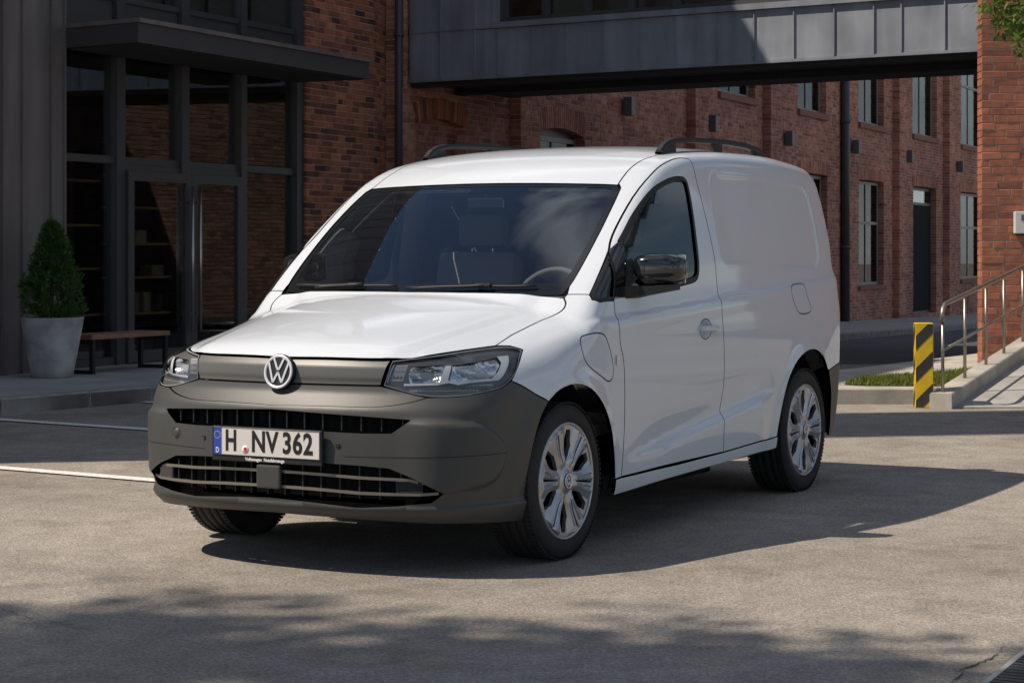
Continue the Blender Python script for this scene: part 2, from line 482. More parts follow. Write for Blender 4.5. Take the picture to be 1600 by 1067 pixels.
# --- outlines (metres, left half)
D = dict(
 hood_front=[(.775, .0, .853), (.768, .12, .853), (.746, .339, .853), (.710, .477, .855), (.645, .576, .869), (.496, .656, .886), (.320, .726, .899)],
 hood_seam=[(.161, .714, .936), (-.048, .722, .983), (-.150, .735, 1.004), (-.186, .753, 1.020), (-.212, .762, 1.039), (-.234, .757, 1.060), (-.250, .740, 1.081)],
 ws_base=[(-.172, 0, 1.092), (-.185, .266, 1.091), (-.211, .507, 1.091), (-.240, .650, 1.089)],
 ws_side=[(-.262, .727, 1.097), (-.334, .739, 1.149), (-.455, .740, 1.246), (-.629, .731, 1.379), (-.805, .711, 1.506), (-.902, .694, 1.572)],
 ws_top=[(-.922, .672, 1.586), (-.890, .472, 1.594), (-.876, .244, 1.598), (-.872, 0, 1.602)],
 roof_seam=[(-.935, .668, 1.589), (-1.098, .654, 1.672), (-1.281, .652, 1.724), (-1.459, .660, 1.752), (-2.0, .668, 1.78), (-2.8, .665, 1.77), (-3.2, .655, 1.75), (-3.42, .635, 1.72)],
 door_top=[(-1.517, .754, 1.717), (-1.397, .746, 1.717), (-1.218, .757, 1.684), (-1.066, .769, 1.630), (-.863, .777, 1.527), (-.679, .789, 1.403), (-.589, .800, 1.335), (-.529, .818, 1.282)],
 door_front=[(-.541, .874, .290), (-.530, .894, .485), (-.510, .906, .676), (-.493, .910, .799), (-.456, .910, .886), (-.440, .904, .989), (-.443, .887, 1.066)],
 door_rear=[(-1.515, .804, 1.606), (-1.540, .831, 1.477), (-1.568, .860, 1.319), (-1.585, .880, 1.133), (-1.578, .908, 1.004), (-1.585, .913, .925), (-1.602, .913, .788), (-1.610, .902, .609), (-1.602, .910, .458), (-1.622, .880, .309)],
 front_arch=[(.199, .905, .669), (.112, .912, .712), (-.021, .918, .728), (-.160, .920, .699), (-.275, .918, .630), (-.360, .913, .535), (-.410, .908, .440), (-.455, .87, .34), (-.480, .874, .286)],
 rear_arch=[(-2.338, .893, .325), (-2.350, .901, .399), (-2.384, .910, .508), (-2.459, .916, .627), (-2.581, .919, .711), (-2.730, .916, .751), (-2.880, .908, .746), (-3.000, .898, .708), (-3.080, .890, .655), (-3.130, .882, .60)],
 hl=[(.711, .478, .851), (.647, .578, .867), (.495, .657, .885), (.315, .729, .898), (.262, .762, .896), (.237, .806, .881), (.279, .821, .859), (.424, .856, .765), (.480, .844, .740), (.560, .80, .722), (.636, .740, .711), (.702, .641, .710), (.728, .542, .728), (.746, .458, .752)],
)
for k_ in D:
    D[k_] = spl(D[k_]) if k_ != 'hl' else snap(D[k_])
D['hood_front'][0] = (D['hood_front'][0][0], 0.0, D['hood_front'][0][2]); D['ws_base'][0] = (D['ws_base'][0][0], 0., D['ws_base'][0][2]); D['ws_top'][-1] = (D['ws_top'][-1][0], 0., D['ws_top'][-1][2])
# hood
hood = SYM(D['hood_front']+D['hood_seam']+D['ws_base'][::-1])
def hood_disp(uv):
    x, y = uv[:, 0]*1.0+.45, np.abs(uv[:, 1])
    yc = .60+.10*(.5-x)*0+.05*np.clip((-x+.1)/.3, -1, 1)          # raised centre with a soft shoulder line running back to the pillar
    return .010*(1-sst(yc-.11, yc, y))-.004*np.exp(-((y-yc)/.05)**2)
patch('hood', 'hood', hood, M['paint'], van, res=.02, disp=hood_disp, gap=GAP)
# windscreen and its black border
ws = SYM(D['ws_base']+D['ws_side']+D['ws_top'])
ws_raw = np.array([(p[0], p[1]) for p in ws])
wo_ = shrink(chaikin(ws_raw, [], 1), .002)
win_in = shrink(wo_, .0)
def ring_inner(p):
    q = p.copy(); x, y = q[:, 0], q[:, 1]
    fx = (x-(-.53))/.36
    q[:, 0] = -.53-.02+(x+.53)*(.88)
    q[:, 1] = y*(.962)
    return q
wi_ = ring_inner(wo_)
patch('windshield_border', 'top', wo_, M['frit'], van, holes=[wi_], raw=True, res=.03, off=-.004, gap=0, flange=.006)
patch('windshield', 'top', wi_, M['glass'], van, raw=True, res=.035, off=-.005, gap=0, flange=0)
# roof
roof = SYM(D['ws_top'][::-1]+D['roof_seam'])
patch('roof', 'top', roof, M['paint'], van, res=.04, gap=.003)
# body side (pillar, cant rail, cargo side) both sides
quarter = snap([(-.510, .825, 1.266), (-.398, .833, 1.174), (-.304, .839, 1.094), (-.293, .857, 1.074), (-.324, .880, 1.062), (-.443, .886, 1.068)])
side = (snap([(-.268, .745, 1.098)])+D['ws_side'][2:]+D['roof_seam']+
        [(-3.48, .64, 1.66), (-3.50, .66, 1.50), (-3.53, .70, 1.2), (-3.55, .72, .9), (-3.55, .72, .625)]+snap([(-3.125, .88, .625)])+D['rear_arch'][::-1][2:]+
        D['door_rear'][::-1]+D['door_top']+quarter[1:3])
def rbox(x, z):
    # rounded outline of the pressed field on the cargo side
    cx, cz = -2.36, 1.42; hx, hz = .70+.05*(1.42-z)/.2*.3, .232
    qx = np.abs(x-cx)-hx+.10; qz = np.abs(z-cz-.02*(x-cx))-hz+.10
    return np.minimum(np.maximum(qx, qz), 0)+np.hypot(np.maximum(qx, 0), np.maximum(qz, 0))-.10
def side_disp(uv):
    o, d, L = dom_ray('side', uv)
    x = uv[:, 0]; z = uv[:, 1]/math.cos(_A)+.82*math.tan(_A)
    s = rbox(x, z)
    fade = sst(-1.62, -1.85, x)
    return -.0045*fade*(1-sst(-.010, .010, s))+.002*fade*np.exp(-((s-.016)/.012)**2)
fuel = [(-2.545, .890, 1.100), (-2.640, .883, 1.108), (-2.747, .884, 1.108), (-2.757, .894, 1.056), (-2.825, .898, .975), (-2.800, .902, .950), (-2.650, .905, .946), (-2.600, .903, .965), (-2.530, .900, 1.050)]
for o in patch('body_side', 'side', side, M['paint'], van, holes=[fuel], hsharp=[[]], res=.019, disp=side_disp, both=True): pass
patch('fuel_flap', 'side', fuel, M['paint'], van, sharp=[], res=.03)
patch('fuel_flap', 'side', fuel, M['paint'], van, sharp=[], res=.03, mirror=True)
# door skin with window opening
win = snap([(-.535, .886, 1.080), (-.640, .886, 1.086), (-.901, .884, 1.101), (-1.304, .882, 1.130), (-1.362, .88, 1.150), (-1.380, .879, 1.190), (-1.388, .868, 1.273), (-1.405, .835, 1.456), (-1.407, .806, 1.594), (-1.395, .80, 1.622), (-1.360, .798, 1.634), (-1.275, .797, 1.632), (-1.160, .800, 1.613), (-.985, .804, 1.563), (-.785, .815, 1.456), (-.660, .826, 1.365), (-.600, .827, 1.318)])
door = D['door_front']+snap([(-.47, .86, 1.16), (-.512, .828, 1.268)])+D['door_top'][::-1]+D['door_rear']
CUP = [(-1.375+.070*math.cos(a), .914, .912+.046*math.sin(a)) for a in [2*math.pi*k/28 for k in range(28)]]
def handle_cup(uv):
    x = uv[:, 0]; z = uv[:, 1]/math.cos(_A)+.91*math.tan(_A)
    r = np.hypot((x+1.375)/.070, (z-.912)/.046)
    return -.034*(1-sst(.30, 1.0, r))
def ring(poly, k):
    q = shrink(resample(chaikin(to_dom('side', poly), [0, len(poly)-1], 2), .018), k); return q
w_out = ring(win, .0); w_in = ring(win, .022)
charge = [(-.113, .886, .913), (-.148, .889, .927), (-.255, .911, .933), (-.311, .911, .921), (-.354, .910, .870), (-.397, .908, .776), (-.390, .907, .729), (-.345, .907, .718), (-.287, .907, .744), (-.142, .907, .800), (-.098, .903, .863)]
for mir in (False, True):
    door_o = patch('door', 'side', to_dom('side', door), M['paint'], van, raw=True, holes=[w_out, to_dom('side', snap(CUP))], res=.017, mirror=mir, gap=.0065)
    patch('handle_recess', 'side', to_dom('side', snap(CUP)), M['paint'], door_o, raw=True, res=.006, disp=handle_cup, mirror=mir, gap=.002, flange=0)
    patch('window_seal', 'side', w_out, M['black'], door_o, raw=True, holes=[w_in], res=.03, off=.002, mirror=mir, gap=0, flange=.02)
    patch('window', 'side', w_in, M['sideglass'], door_o, raw=True, res=.06, off=-.006, mirror=mir, gap=0, flange=0)
    post = [(-.446, .886, 1.072), (-.545, .886, 1.080), (-.612, .826, 1.325), (-.530, .818, 1.284), (-.505, .83, 1.25)]
    patch('window_post', 'side', post, M['gloss'], door_o, res=.03, off=.003, mirror=mir, gap=0)
    hb = MB(); sg = -1 if mir else 1
    pts = [(-1.300, sg*.905, .9135), (-1.312, sg*.925, .9135), (-1.345, sg*.937, .9135), (-1.40, sg*.941, .9125), (-1.455, sg*.936, .911), (-1.488, sg*.921, .910), (-1.500, sg*.908, .9095)]
    hb.tube([(p[0], p[1], p[2]) for p in pts], [.010, .014, .015, .0155, .0165, .0165, .012], 12)
    hb.build('handle', M['paint'], door_o)
    q_out = to_dom('side', quarter); q_in = shrink(resample(q_out, .02), .016)
    patch('quarter_window_frame', 'side', q_out, M['black'], van, raw=True, holes=[q_in], res=.03, off=.002, mirror=mir, gap=.003)
    patch('quarter_window', 'side', q_in, M['sideglass'], van, raw=True, res=.05, off=-.004, mirror=mir, gap=0, flange=0)
    fender = ([(.320, .726, .899)]+D['hood_seam']+snap([(-.268, .745, 1.098)])+quarter[2:5]+D['door_front'][::-1]+
              D['front_arch'][::-1]+snap([(.315, .882, .721), (.424, .856, .765)])+[D['hl'][6], D['hl'][5], D['hl'][4]])
    patch('fender', 'side', fender, M['paint'], van, holes=([] if mir else [charge]), hsharp=([] if mir else [[]]), res=.022, mirror=mir)
    sill = snap([(-.480, .874, .286), (-.541, .874, .288), (-1.06, .878, .299), (-1.622, .88, .309), (-2.338, .893, .325)])+[(-2.349, .889, .268), (-.500, .859, .216)]
    patch('sill', 'side', sill, M['paint'], van, res=.03, mirror=mir, gap=.005, off=.004)
    rb = [(-3.125, .88, .625), (-3.55, .72, .625), (-3.58, .72, .26), (-3.25, .85, .26), (-3.215, .863, .395), (-3.190, .87, .51), (-3.130, .882, .60)]
    patch('rear_bumper_side', 'side', rb, M['plastic'], van, res=.03, mirror=mir, off=.003)
    tl = MB(); tl.box((-3.53, sg*.55, 1.18), (.08, .10, .62), bev=.02); tl.build('tail_light', mat('tail_red', (.35, .01, .01), .2, coat=1), van)
patch('charge_flap', 'side', charge, M['paint'], van, sharp=[], res=.03)
lz = MB(); lz.box((-.424, .9165, .808), (.018, .006, .042), bev=.0025); lz.build('side_badge', M['chrome'], van)
# rear end
patch('tailgate', 'rear', [(-3.6, -.70, .64), (-3.6, .70, .64), (-3.6, .70, 1.1), (-3.6, .66, 1.55), (-3.5, .60, 1.70), (-3.5, -.60, 1.70), (-3.6, -.66, 1.55), (-3.6, -.70, 1.1)], M['paint'], van, res=.06)
patch('rear_bumper', 'rear', [(-3.6, -.76, .25), (-3.6, .76, .25), (-3.6, .76, .62), (-3.6, -.76, .62)], M['plastic'], van, res=.06, off=.012)

# --- front bumper
slot = SYM([(.853, 0, .646), (.825, .392, .632), (.79, .555, .624), (.779, .600, .622), (.80, .560, .600), (.807, .508, .572), (.833, .398, .570), (.855, .252, .575), (.858, 0, .580)])
slot = SYM([(.853, 0, .646), (.825, .392, .632), (.779, .600, .622), (.807, .530, .572), (.833, .398, .570), (.858, 0, .578)])
low = SYM([(.874, 0, .452), (.839, .401, .440), (.809, .522, .432), (.778, .614, .396), (.715, .712, .336), (.738, .674, .303), (.792, .550, .291), (.828, .395, .285), (.872, 0, .300)])
cr1 = spl([(.845, 0, .664), (.83, .20, .666), (.810, .383, .669), (.785, .483, .674), (.744, .576, .689), (.706, .637, .7085)])
cr1[0] = (cr1[0][0], 0.0, cr1[0][2])
chin = [(.797, 0, .749)]+snap([(.750, .446, .750), (.728, .542, .728)])+cr1[::-1]
arch_f = spl([(.199, .905, .669), (.250, .898, .61), (.290, .888, .52), (.315, .880, .42), (.328, .865, .32), (.318, .84, .25), (.290, .824, .205)])
bt = cr1+snap([(.700, .655, .7105), (.636, .740, .711), (.560, .80, .722), (.480, .844, .740), (.424, .856, .765), (.315, .882, .721)])+arch_f+[(.348, .806, .205), (.560, .70, .222), (.779, .362, .240), (.829, 0, .248)]
def sdom(pts): return to_dom('wrap', np.array(pts, float))
bump_o = sdom(SYM(bt)); slot_o = sdom(slot); low_o = sdom(low)
pad = sdom(SYM([(.86, 0, .632), (.779, .58, .630), (.58, .80, .622), (.50, .84, .565), (.447, .855, .491), (.47, .84, .40), (.53, .81, .352), (.62, .77, .335), (.72, .70, .326), (.87, 0, .32)]))
pad = chaikin(pad, [], 2)
def bumper_disp(uv):
    s, z = np.abs(uv[:, 0]), uv[:, 1]
    dd = dist_poly(uv, pad); sd = np.where(inside(uv, pad), -dd, dd)
    d = .019*(1-sst(-.030, .002, sd))*sst(.54, .74, s)
    zc = .476+.012*np.clip((s-.5)/.7, 0, 1)                    # horizontal joint across the bumper
    ins = 1-sst(-.004, .0, sd)
    d += .004*np.exp(-((z-.652)/.022)**2)*(1-sst(.40, .70, s))
    d -= .012*sst(.640, .668, z)*sst(.56, .70, s)*(1-sst(.69, .72, z))*0
    d -= .012*sst(.635, .60, z)*sst(.62, .72, s)*(1-ins)*0
    # lip
    d += .018*(1-sst(.275, .296, z))*(1-.0*s)
    return d
patch('front_bumper', 'wrap', bump_o, M['plastic'], van, raw=True, holes=[slot_o, low_o], res=.0125, disp=bumper_disp, flange=.04)
patch('chin_panel', 'wrap', sdom(SYM(chin)), M['plastic'], van, raw=True, res=.02, off=-.003, gap=.004)
for sg_ in (1, -1):
    ss = np.linspace(.34, 1.10, 40); zc_ = .476+.012*np.clip((ss-.5)/.7, 0, 1)
    st_ = np.concatenate([np.stack([sg_*ss, zc_-.0012], 1), np.stack([sg_*ss[::-1], zc_[::-1]+.0012], 1)])
    patch('bumper_joint', 'wrap', st_, M['dark'], van, raw=True, res=.02, disp=lambda uv: bumper_disp(uv)+.0006, gap=0, flange=0)
# grille band
gb = SYM([(.775, 0, .853), (.768, .12, .853), (.746, .339, .853), (.712, .470, .853), (.745, .446, .752), (.797, 0, .751)])
def gr_disp(uv):
    z = uv[:, 1]; a = np.abs(uv[:, 0])
    return .008*sst(.752, .785, z)*(1-sst(.815, .85, z))-.003
patch('grille_band', 'wrap', sdom(gb), M['plastic2'], van, raw=True, res=.014, disp=gr_disp, gap=.006)
# dark depth behind the openings
bk = [(.80, 0, .70), (.62, .70, .70), (.45, .80, .70), (.45, .80, .24), (.72, .5, .24), (.80, 0, .24)]
patch('intake_back', 'wrap', sdom(SYM(bk)), M['dark'], van, raw=True, res=.05, off=-.075, gap=0, flange=0)
def surf(y, z, off=0.0):
    p = march([(1.5, y, z)], [(-1, 0, 0)], 2.0, 200); return Vector(p[0])+Vector(grad(p)[0])*off
def bar(pts, w, h, m, name, parent):
    mb = MB(); n = len(pts); vs = []; fs = []
    for p in pts:
        nn = Vector(grad(np.array([p]))[0]); nn.z = 0; nn.normalize()
        for a, b in ((0, -h/2), (0, h/2), (-w, h/2*.6), (-w, -h/2*.6)): vs.append(Vector(p)+nn*a+Vector((0, 0, b)))
    for i in range(n-1):
        for k in range(4): fs.append((i*4+k, i*4+(k+1) % 4, (i+1)*4+(k+1) % 4, (i+1)*4+k))
    mb.add(vs, fs); return mb.build(name, m, parent, fix=True)
for sg in (1, -1):
    for pts in ([(.055, .405), (.25, .401), (.402, .394), (.52, .392), (.60, .390), (.650, .376)], [(.055, .345), (.25, .341), (.402, .334), (.53, .333), (.64, .333), (.700, .337)]):
        bar([surf(sg*y, z, -.004) for y, z in pts], .03, .011, M['bronze'], 'grille_bar', van)
for y in np.arange(-.60, .61, .083):
    for z0, z1 in ((.31, .45), (.575, .64)):
        z0_, z1_ = (.33, .42) if (abs(y) > .5 and z0 < .4) else (z0, z1)
        a = surf(y, z0_, -.035); b = surf(y, z1_, -.035); mb = MB(); mb.box(((a.x+b.x)/2, y, (z0_+z1_)/2), (.035, .006, z1_-z0_)); mb.build('intake_fin', M['black'], van)
# fog lamps, radar cover, sensors, tow cap
for sg in (1, -1):
    p = surf(sg*.60, .365, -.022); mb = MB(); mb.box((0, 0, 0), (.03, .11, .055), bev=.008)
    o = mb.build('fog_lamp', M['gloss'], van, p); o.rotation_euler = (0, 0, sg*R_(22))
    mb = MB(); mb.lathe([(.001, .006), (.012, .005), (.019, .001), (.019, -.004)], 20, 'x'); q = mb.build('fog_lens', M['steel2'], o, (.006, 0, .004))
p = surf(.003, .382, .003); mb = MB(); mb.box((0, 0, 0), (.02, .115, .095), bev=.008); mb.build('radar_cover', M['plastic'], van, p)
for y, z in ((-.347, .519), (.315, .516), (-.66, .52), (.66, .50)):
    q = surf(y, z); n_ = Vector(grad(np.array([q]))[0]); p = surf(y, z, .0005 if abs(y) < .5 else .006); mb = MB(); mb.lathe([(.001, .003), (.010, .0025), (.0115, 0), (.0125, -.006)], 18, 'x'); o = mb.build('parking_sensor', M['gloss'], van, p)
    o.rotation_euler = (0, 0, math.atan2(n_.y, n_.x))
q = surf(-.522, .528); n_ = Vector(grad(np.array([q]))[0]); p = surf(-.522, .528, .0030)
mb = MB(); mb.lathe([(.001, .0), (.0205, .0), (.0215, -.003), (.0235, -.003), (.0245, 0), (.027, -.002)], 28, 'x'); o = mb.build('towing_eye_cap', M['plastic'], van, p); o.rotation_euler = (0, 0, math.atan2(n_.y, n_.x))

# --- badge and plate
def roundel(parent, c, r, ax, name='badge'):
    """ax: function (a, b, d) -> xyz around the centre; ring and interlaced V over W"""
    mb = MB(); n = 40
    prof = [(r*1.02, -.004), (r*1.02, .002), (r*.97, .004), (r*.86, .003), (r*.84, 0)]
    vs = []; fs = []
    for rr, h in prof:
        for k in range(n): a = 2*math.pi*k/n; vs.append(ax(rr*math.cos(a), rr*math.sin(a), h))
    for i in range(len(prof)-1):
        for k in range(n): fs.append((i*n+k, i*n+(k+1) % n, (i+1)*n+(k+1) % n, (i+1)*n+k))
    mb.add(vs, fs, True)
    def stroke(a, b, w):
        a = np.array(a)*r; b = np.array(b)*r; t = (b-a)/np.linalg.norm(b-a); q = np.array([-t[1], t[0]])*w*r/2
        mb.prism([tuple(a-q), tuple(b-q), tuple(b+q), tuple(a+q)], .0, .0035, ax)
    w = .125
    stroke((-.36, .80), (-.035, .10), w); stroke((.36, .80), (.035, .10), w); stroke((-.10, .13), (.10, .13), .10)
    stroke((-.70, .52), (-.31, -.64), w); stroke((-.31, -.64), (0, -.02), w); stroke((0, -.02), (.31, -.64), w); stroke((.31, -.64), (.70, .52), w)
    stroke((-.07, -.04), (.07, -.04), .09)
    o = mb.build(name, M['badge'], parent, fix=True)
    bd = MB(); vs = [ax(r*1.06*math.cos(2*math.pi*k/n), r*1.06*math.sin(2*math.pi*k/n), -.001) for k in range(n)]; v2 = [ax(r*1.06*math.cos(2*math.pi*k/n), r*1.06*math.sin(2*math.pi*k/n), -.022) for k in range(n)]
    bd.add(vs+v2, [tuple(range(n))]+[(i, (i+1) % n, n+(i+1) % n, n+i) for i in range(n)]); bd.build(name+'_disc', M['black'], parent, fix=True)
tl_ = R_(9)
def bax(a, b, d):  # badge plane: leans back slightly
    return (.813+d*math.cos(tl_)-b*math.sin(tl_), a, .797+b*math.cos(tl_)+d*math.sin(tl_))
roundel(van, None, .068, bax)
px_, pz_ = .888, .512
def pax(a, b, d): return (px_+d, a-.006, pz_+b)
hold = MB(); hold.box((px_-.008, -.006, pz_-.006), (.016, .536, .140), bev=.004); pl = hold.build('number_plate', M['black'], van)
mb = MB(); mb.box((px_+.0015, -.006, pz_+.004), (.003, .520, .112), bev=.001); mb.build('plate_face', M['plate'], pl)
mb = MB(); mb.box((px_+.0022, -.006-.2385, pz_+.004), (.0030, .041, .110)); mb.build('plate_band', M['blue'], pl)
rim = MB()
for c_, d_ in (((0, .0585), (.520, .0022)), ((0, -.0505), (.520, .0022)), ((-.2585, .004), (.0022, .111)), ((.2585, .004), (.0022, .111))):
    rim.box((px_+.0035, -.006+c_[0], pz_+c_[1]), (.001, d_[0], d_[1]))
rim.build('plate_rim', M['ink'], pl)
zc_ = .004
tx = lambda cy, cz: (lambda a, b, d: (px_+.0038+d, -.006+cy+a, pz_+cz+b))
text_mesh('H', .117, M['ink'], 'plate_text', pl, tx(-.171, zc_), .70, .0006, .0030)
text_mesh('NV', .117, M['ink'], 'plate_text', pl, tx(-.006, zc_), .79, .0006, .0030, 1.05)
text_mesh('362', .117, M['ink'], 'plate_text', pl, tx(.154, zc_), .80, .0006, .0030, 1.08)
text_mesh('D', .030, M['white'], 'plate_text', pl, tx(-.2385, -.034), .8, .0004, .0006)
st = MB()
for k in range(12):
    a = math.pi*2*k/12; st.lathe([(.0001, .0006), (.0021, .0006), (.0021, 0)], 5, 'x', (px_+.0038, -.006-.2385+.0145*math.cos(a), pz_+.028+.0145*math.sin(a)))
st.build('star_ring', M['yellow'], pl)
st = MB(); st.lathe([(.0001, .001), (.0165, .001), (.0165, 0)], 24, 'x', (px_+.0032, -.006-.100, pz_-.026)); st.build('plate_seal', M['white'], pl)
st = MB(); st.prism([(-.0065, .009), (.0065, .009), (.0065, -.003), (0, -.010), (-.0065, -.003)], .0, .0008, lambda a, b, d: (px_+.0043+d, -.106+a, pz_-.026+b)); st.build('seal_shield', M['red'], pl)
text_mesh('Volkswagen  Nutzfahrzeuge', .0185, M['white'], 'holder_text', pl, lambda a, b, d: (px_+.0012+d, -.012+a, pz_-.0645+b), .92, .0003, .0006)

# --- headlights
for mir in (False, True):
    sg = -1 if mir else 1
    hl2 = sdom(D['hl']); hl_s = chaikin(hl2, [0, 5, 8, 13], 2)
    HL = bpy.data.objects.new('headlight', None); COL.objects.link(HL); HL.parent = van
    patch('lamp_housing', 'wrap', hl_s, M['lampgrey'], HL, raw=True, res=.03, off=-.042, gap=0, flange=-.036, mirror=mir)
    patch('lamp_lens', 'wrap', hl_s, M['lens'], HL, raw=True, res=.022, off=-.001, gap=.0025, flange=.004, mirror=mir)
    bz_in = shrink(resample(hl_s, .012), .006)
    patch('lamp_bezel', 'wrap', hl_s, M['lampgrey'], HL, raw=True, holes=[bz_in], res=.02, off=-.003, gap=.0025, flange=.034, mirror=mir)
    # two reflector bowls
    def seg(pts, off_, m_, nm, fl=.02, dsp=None, rs=.012):
        patch(nm, 'wrap', sdom(pts), m_, HL, raw=True, res=rs, off=off_, gap=0, flange=fl, mirror=mir, disp=dsp)
    def bowl(cs, cz, rs_, rz_):
        return lambda uv: -.030*(1-np.clip(((uv[:, 0]-cs)/rs_)**2+((uv[:, 1]-cz)/rz_)**2, 0, 1))
    def segs(pts, off_, m_, nm, fl=.02, dsp=None, rs=.012): patch(nm, 'wrap', np.array(pts), m_, HL, raw=True, res=rs, off=off_, gap=0, flange=fl, mirror=mir, disp=dsp)
    segs([(.60, .829), (.765, .842), (.785, .829), (.754, .763), (.593, .76), (.585, .80)], -.018, M['flute'], 'reflector', dsp=bowl(.68, .800, .095, .040))
    segs([(.820, .842), (1.150, .866), (1.165, .858), (1.031, .778), (.852, .765), (.800, .773)], -.018, M['flute'], 'reflector', dsp=bowl(.99, .815, .16, .042))
    R1 = np.array([(.60, .829), (.765, .842), (.785, .829), (.754, .763), (.593, .76), (.585, .80)]); R2 = np.array([(.820, .842), (1.150, .866), (1.165, .858), (1.031, .778), (.852, .765), (.800, .773)])
    patch('lamp_mask', 'wrap', shrink(resample(hl_s, .012), .004), M['mask'], HL, raw=True, holes=[resample(R1, .012), resample(R2, .012)], res=.018, off=-.014, gap=0, flange=.012, mirror=mir)
    segs([(1.150, .866), (1.245, .869), (1.207, .847), (1.063, .772), (.9, .764), (.841, .757), (.792, .765), (.733, .757), (.567, .753), (.566, .762), (.733, .765), (.792, .774), (.842, .767), (.9, .773), (1.018, .779), (1.137, .842)], -.010, M['drl'], 'light_guide', fl=.012, rs=.008)
    segs([(.780, .836), (.812, .838), (.789, .770), (.748, .768)], -.011, M['drl'], 'lamp_divider')
    segs([(.503, .838), (.512, .840), (.482, .764), (.472, .765)], -.011, M['drl'], 'light_guide')
    segs([(.520, .838), (.582, .840), (.560, .768), (.490, .765)], -.014, M['lampgrey'], 'lamp_inner_trim')
    segs([(.53, .748), (1.011, .758), (1.08, .742), (.99, .728), (.708, .718), (.60, .732)], -.014, M['lampgrey'], 'lamp_lower_trim')

# --- roof rails
for sg in (1, -1):
    RR = bpy.data.objects.new('roof_rail', None); COL.objects.link(RR); RR.parent = van
    def rz(x, y=.655): return float(march([(x, y, 2.3)], [(0, 0, -1)], 1.5, 300)[0][2])
    xs = [-1.40, -1.445, -1.51, -1.60, -1.75, -2.0, -2.25, -2.48, -2.64, -2.74]
    hs = [.012, .036, .052, .057, .056, .054, .052, .045, .032, .010]
    mb = MB(); vs = []; fs = []
    for x, h in zip(xs, hs):
        z = rz(x)+h
        for a, b in ((-.016, -.016), (.016, -.016), (.019, -.004), (.012, .010), (-.012, .010), (-.019, -.004)): vs.append((x, sg*(.655+a), z+b))
    for i in range(len(xs)-1):
        for k in range(6): fs.append((i*6+k, i*6+(k+1) % 6, (i+1)*6+(k+1) % 6, (i+1)*6+k))
    fs += [tuple(range(6)), tuple(range(len(xs)*6-6, len(xs)*6))]
    mb.add(vs, fs, False); mb.build('rail_bar', M['black'], RR, fix=True)
    for x0, x1 in ((-1.40, -1.57), (-2.06, -2.14), (-2.60, -2.73)):
        mb = MB(); vs = []
        for x in (x0, x1):
            z = rz(x)
            top = .046 if x1 == -2.14 else (.012 if x in (-1.40, -2.73) else .046)
            for a, b in ((-.018, -.012), (.018, -.012), (.015, top), (-.015, top)): vs.append((x, sg*(.655+a), z+b))
        mb.add(vs, [(0, 1, 2, 3), (4, 7, 6, 5), (0, 4, 5, 1), (1, 5, 6, 2), (2, 6, 7, 3), (3, 7, 4, 0)]); mb.build('rail_foot', M['black'], RR, fix=True)

# --- mirrors
for sg in (1, -1):
    MR = bpy.data.objects.new('wing_mirror', None); COL.objects.link(MR); MR.parent = van
    bm = bmesh.new(); bmesh.ops.create_uvsphere(bm, u_segments=32, v_segments=20, radius=1)
    for v in bm.verts:
        x, y, z = v.co
        p = 3.2
        nrm = (abs(x)**p+abs(y)**p+abs(z)**p)**(1/p); x, y, z = x/nrm, y/nrm, z/nrm
        X = x*.085; Y = y*.118; Z = z*.078
        if X < 0: X *= .45
        Z *= (1-.20*(y+1)/2) if z > 0 else (1-.02*(y+1)/2)   # outer end lower
        Z += .006*y
        X -= .02*y
        v.co = (X, Y*sg, Z)
    if sg < 0: bmesh.ops.reverse_faces(bm, faces=bm.faces[:])
    me = bpy.data.meshes.new('mirror_housing'); bm.to_mesh(me); bm.free()
    for p in me.polygons: p.use_smooth = True
    if sg < 0: MR.location = (-.03, .055, 0)
    o = link('mirror_housing', me, MR, M['gloss'], (-.70, sg*.992, 1.20)); 
    mb = MB(); mb.box((0, 0, 0), (.006, .20, .125), bev=.002); mb.build('mirror_glass', M['chrome'], MR, (-.74, sg*.995, 1.202))
    mb = MB()
    for a, b, rr in (((-.60, .872, 1.095), (-.64, 1.0, 1.110), .03),):
        vs = []
        for (x, y, z), (dx, dz) in (((-.62, .872, 1.098), (.075, .030)), ((-.66, .93, 1.105), (.055, .022)), ((-.69, 1.07, 1.122), (.045, .012))):
            for q, w in ((-1, -1), (1, -1), (1, 1), (-1, 1)): vs.append((x+q*dx, sg*y, z+w*dz))
        mb.add(vs, [(0, 1, 2, 3), (8, 11, 10, 9)]+[(i*4+k, i*4+(k+1) % 4, (i+1)*4+(k+1) % 4, (i+1)*4+k) for i in (0, 1) for k in range(4)])
    mb.build('mirror_arm', M['black'], MR, fix=True)

# --- wipers
for k, (y0, y1, yp) in enumerate(((-.66, -.08, -.52), (-.02, .60, .02))):
    WP = bpy.data.objects.new('wiper', None); COL.objects.link(WP); WP.parent = van
    def wp(y, dx, o_): 
        x0 = float(np.interp(abs(y), [0, .266, .507, .65, .727], [-.172, -.185, -.211, -.24, -.262]))-dx
        p = march([(x0, y, 2.0)], [(0, 0, -1)], 1.5, 300); return tuple(p[0]+grad(p)[0]*o_)
    mb = MB(); mb.tube([wp(y, .030+.015*abs(y-y0), .010) for y in np.linspace(y0, y1, 12)], .006, 6); mb.build('wiper_blade', M['black'], WP)
    mb = MB(); mb.tube([wp(y, .012+.03*(y-yp)/max(.1, y1-yp)*1.0, .022) for y in np.linspace(yp, (y0+y1)/2+.1, 8)], .007, 6)
    pc = Vector(wp((y0+y1)/2+.07, .035, .018)); mb.box(pc, (.025, .075, .014), bev=.003); mb.build('wiper_arm', M['black'], WP)
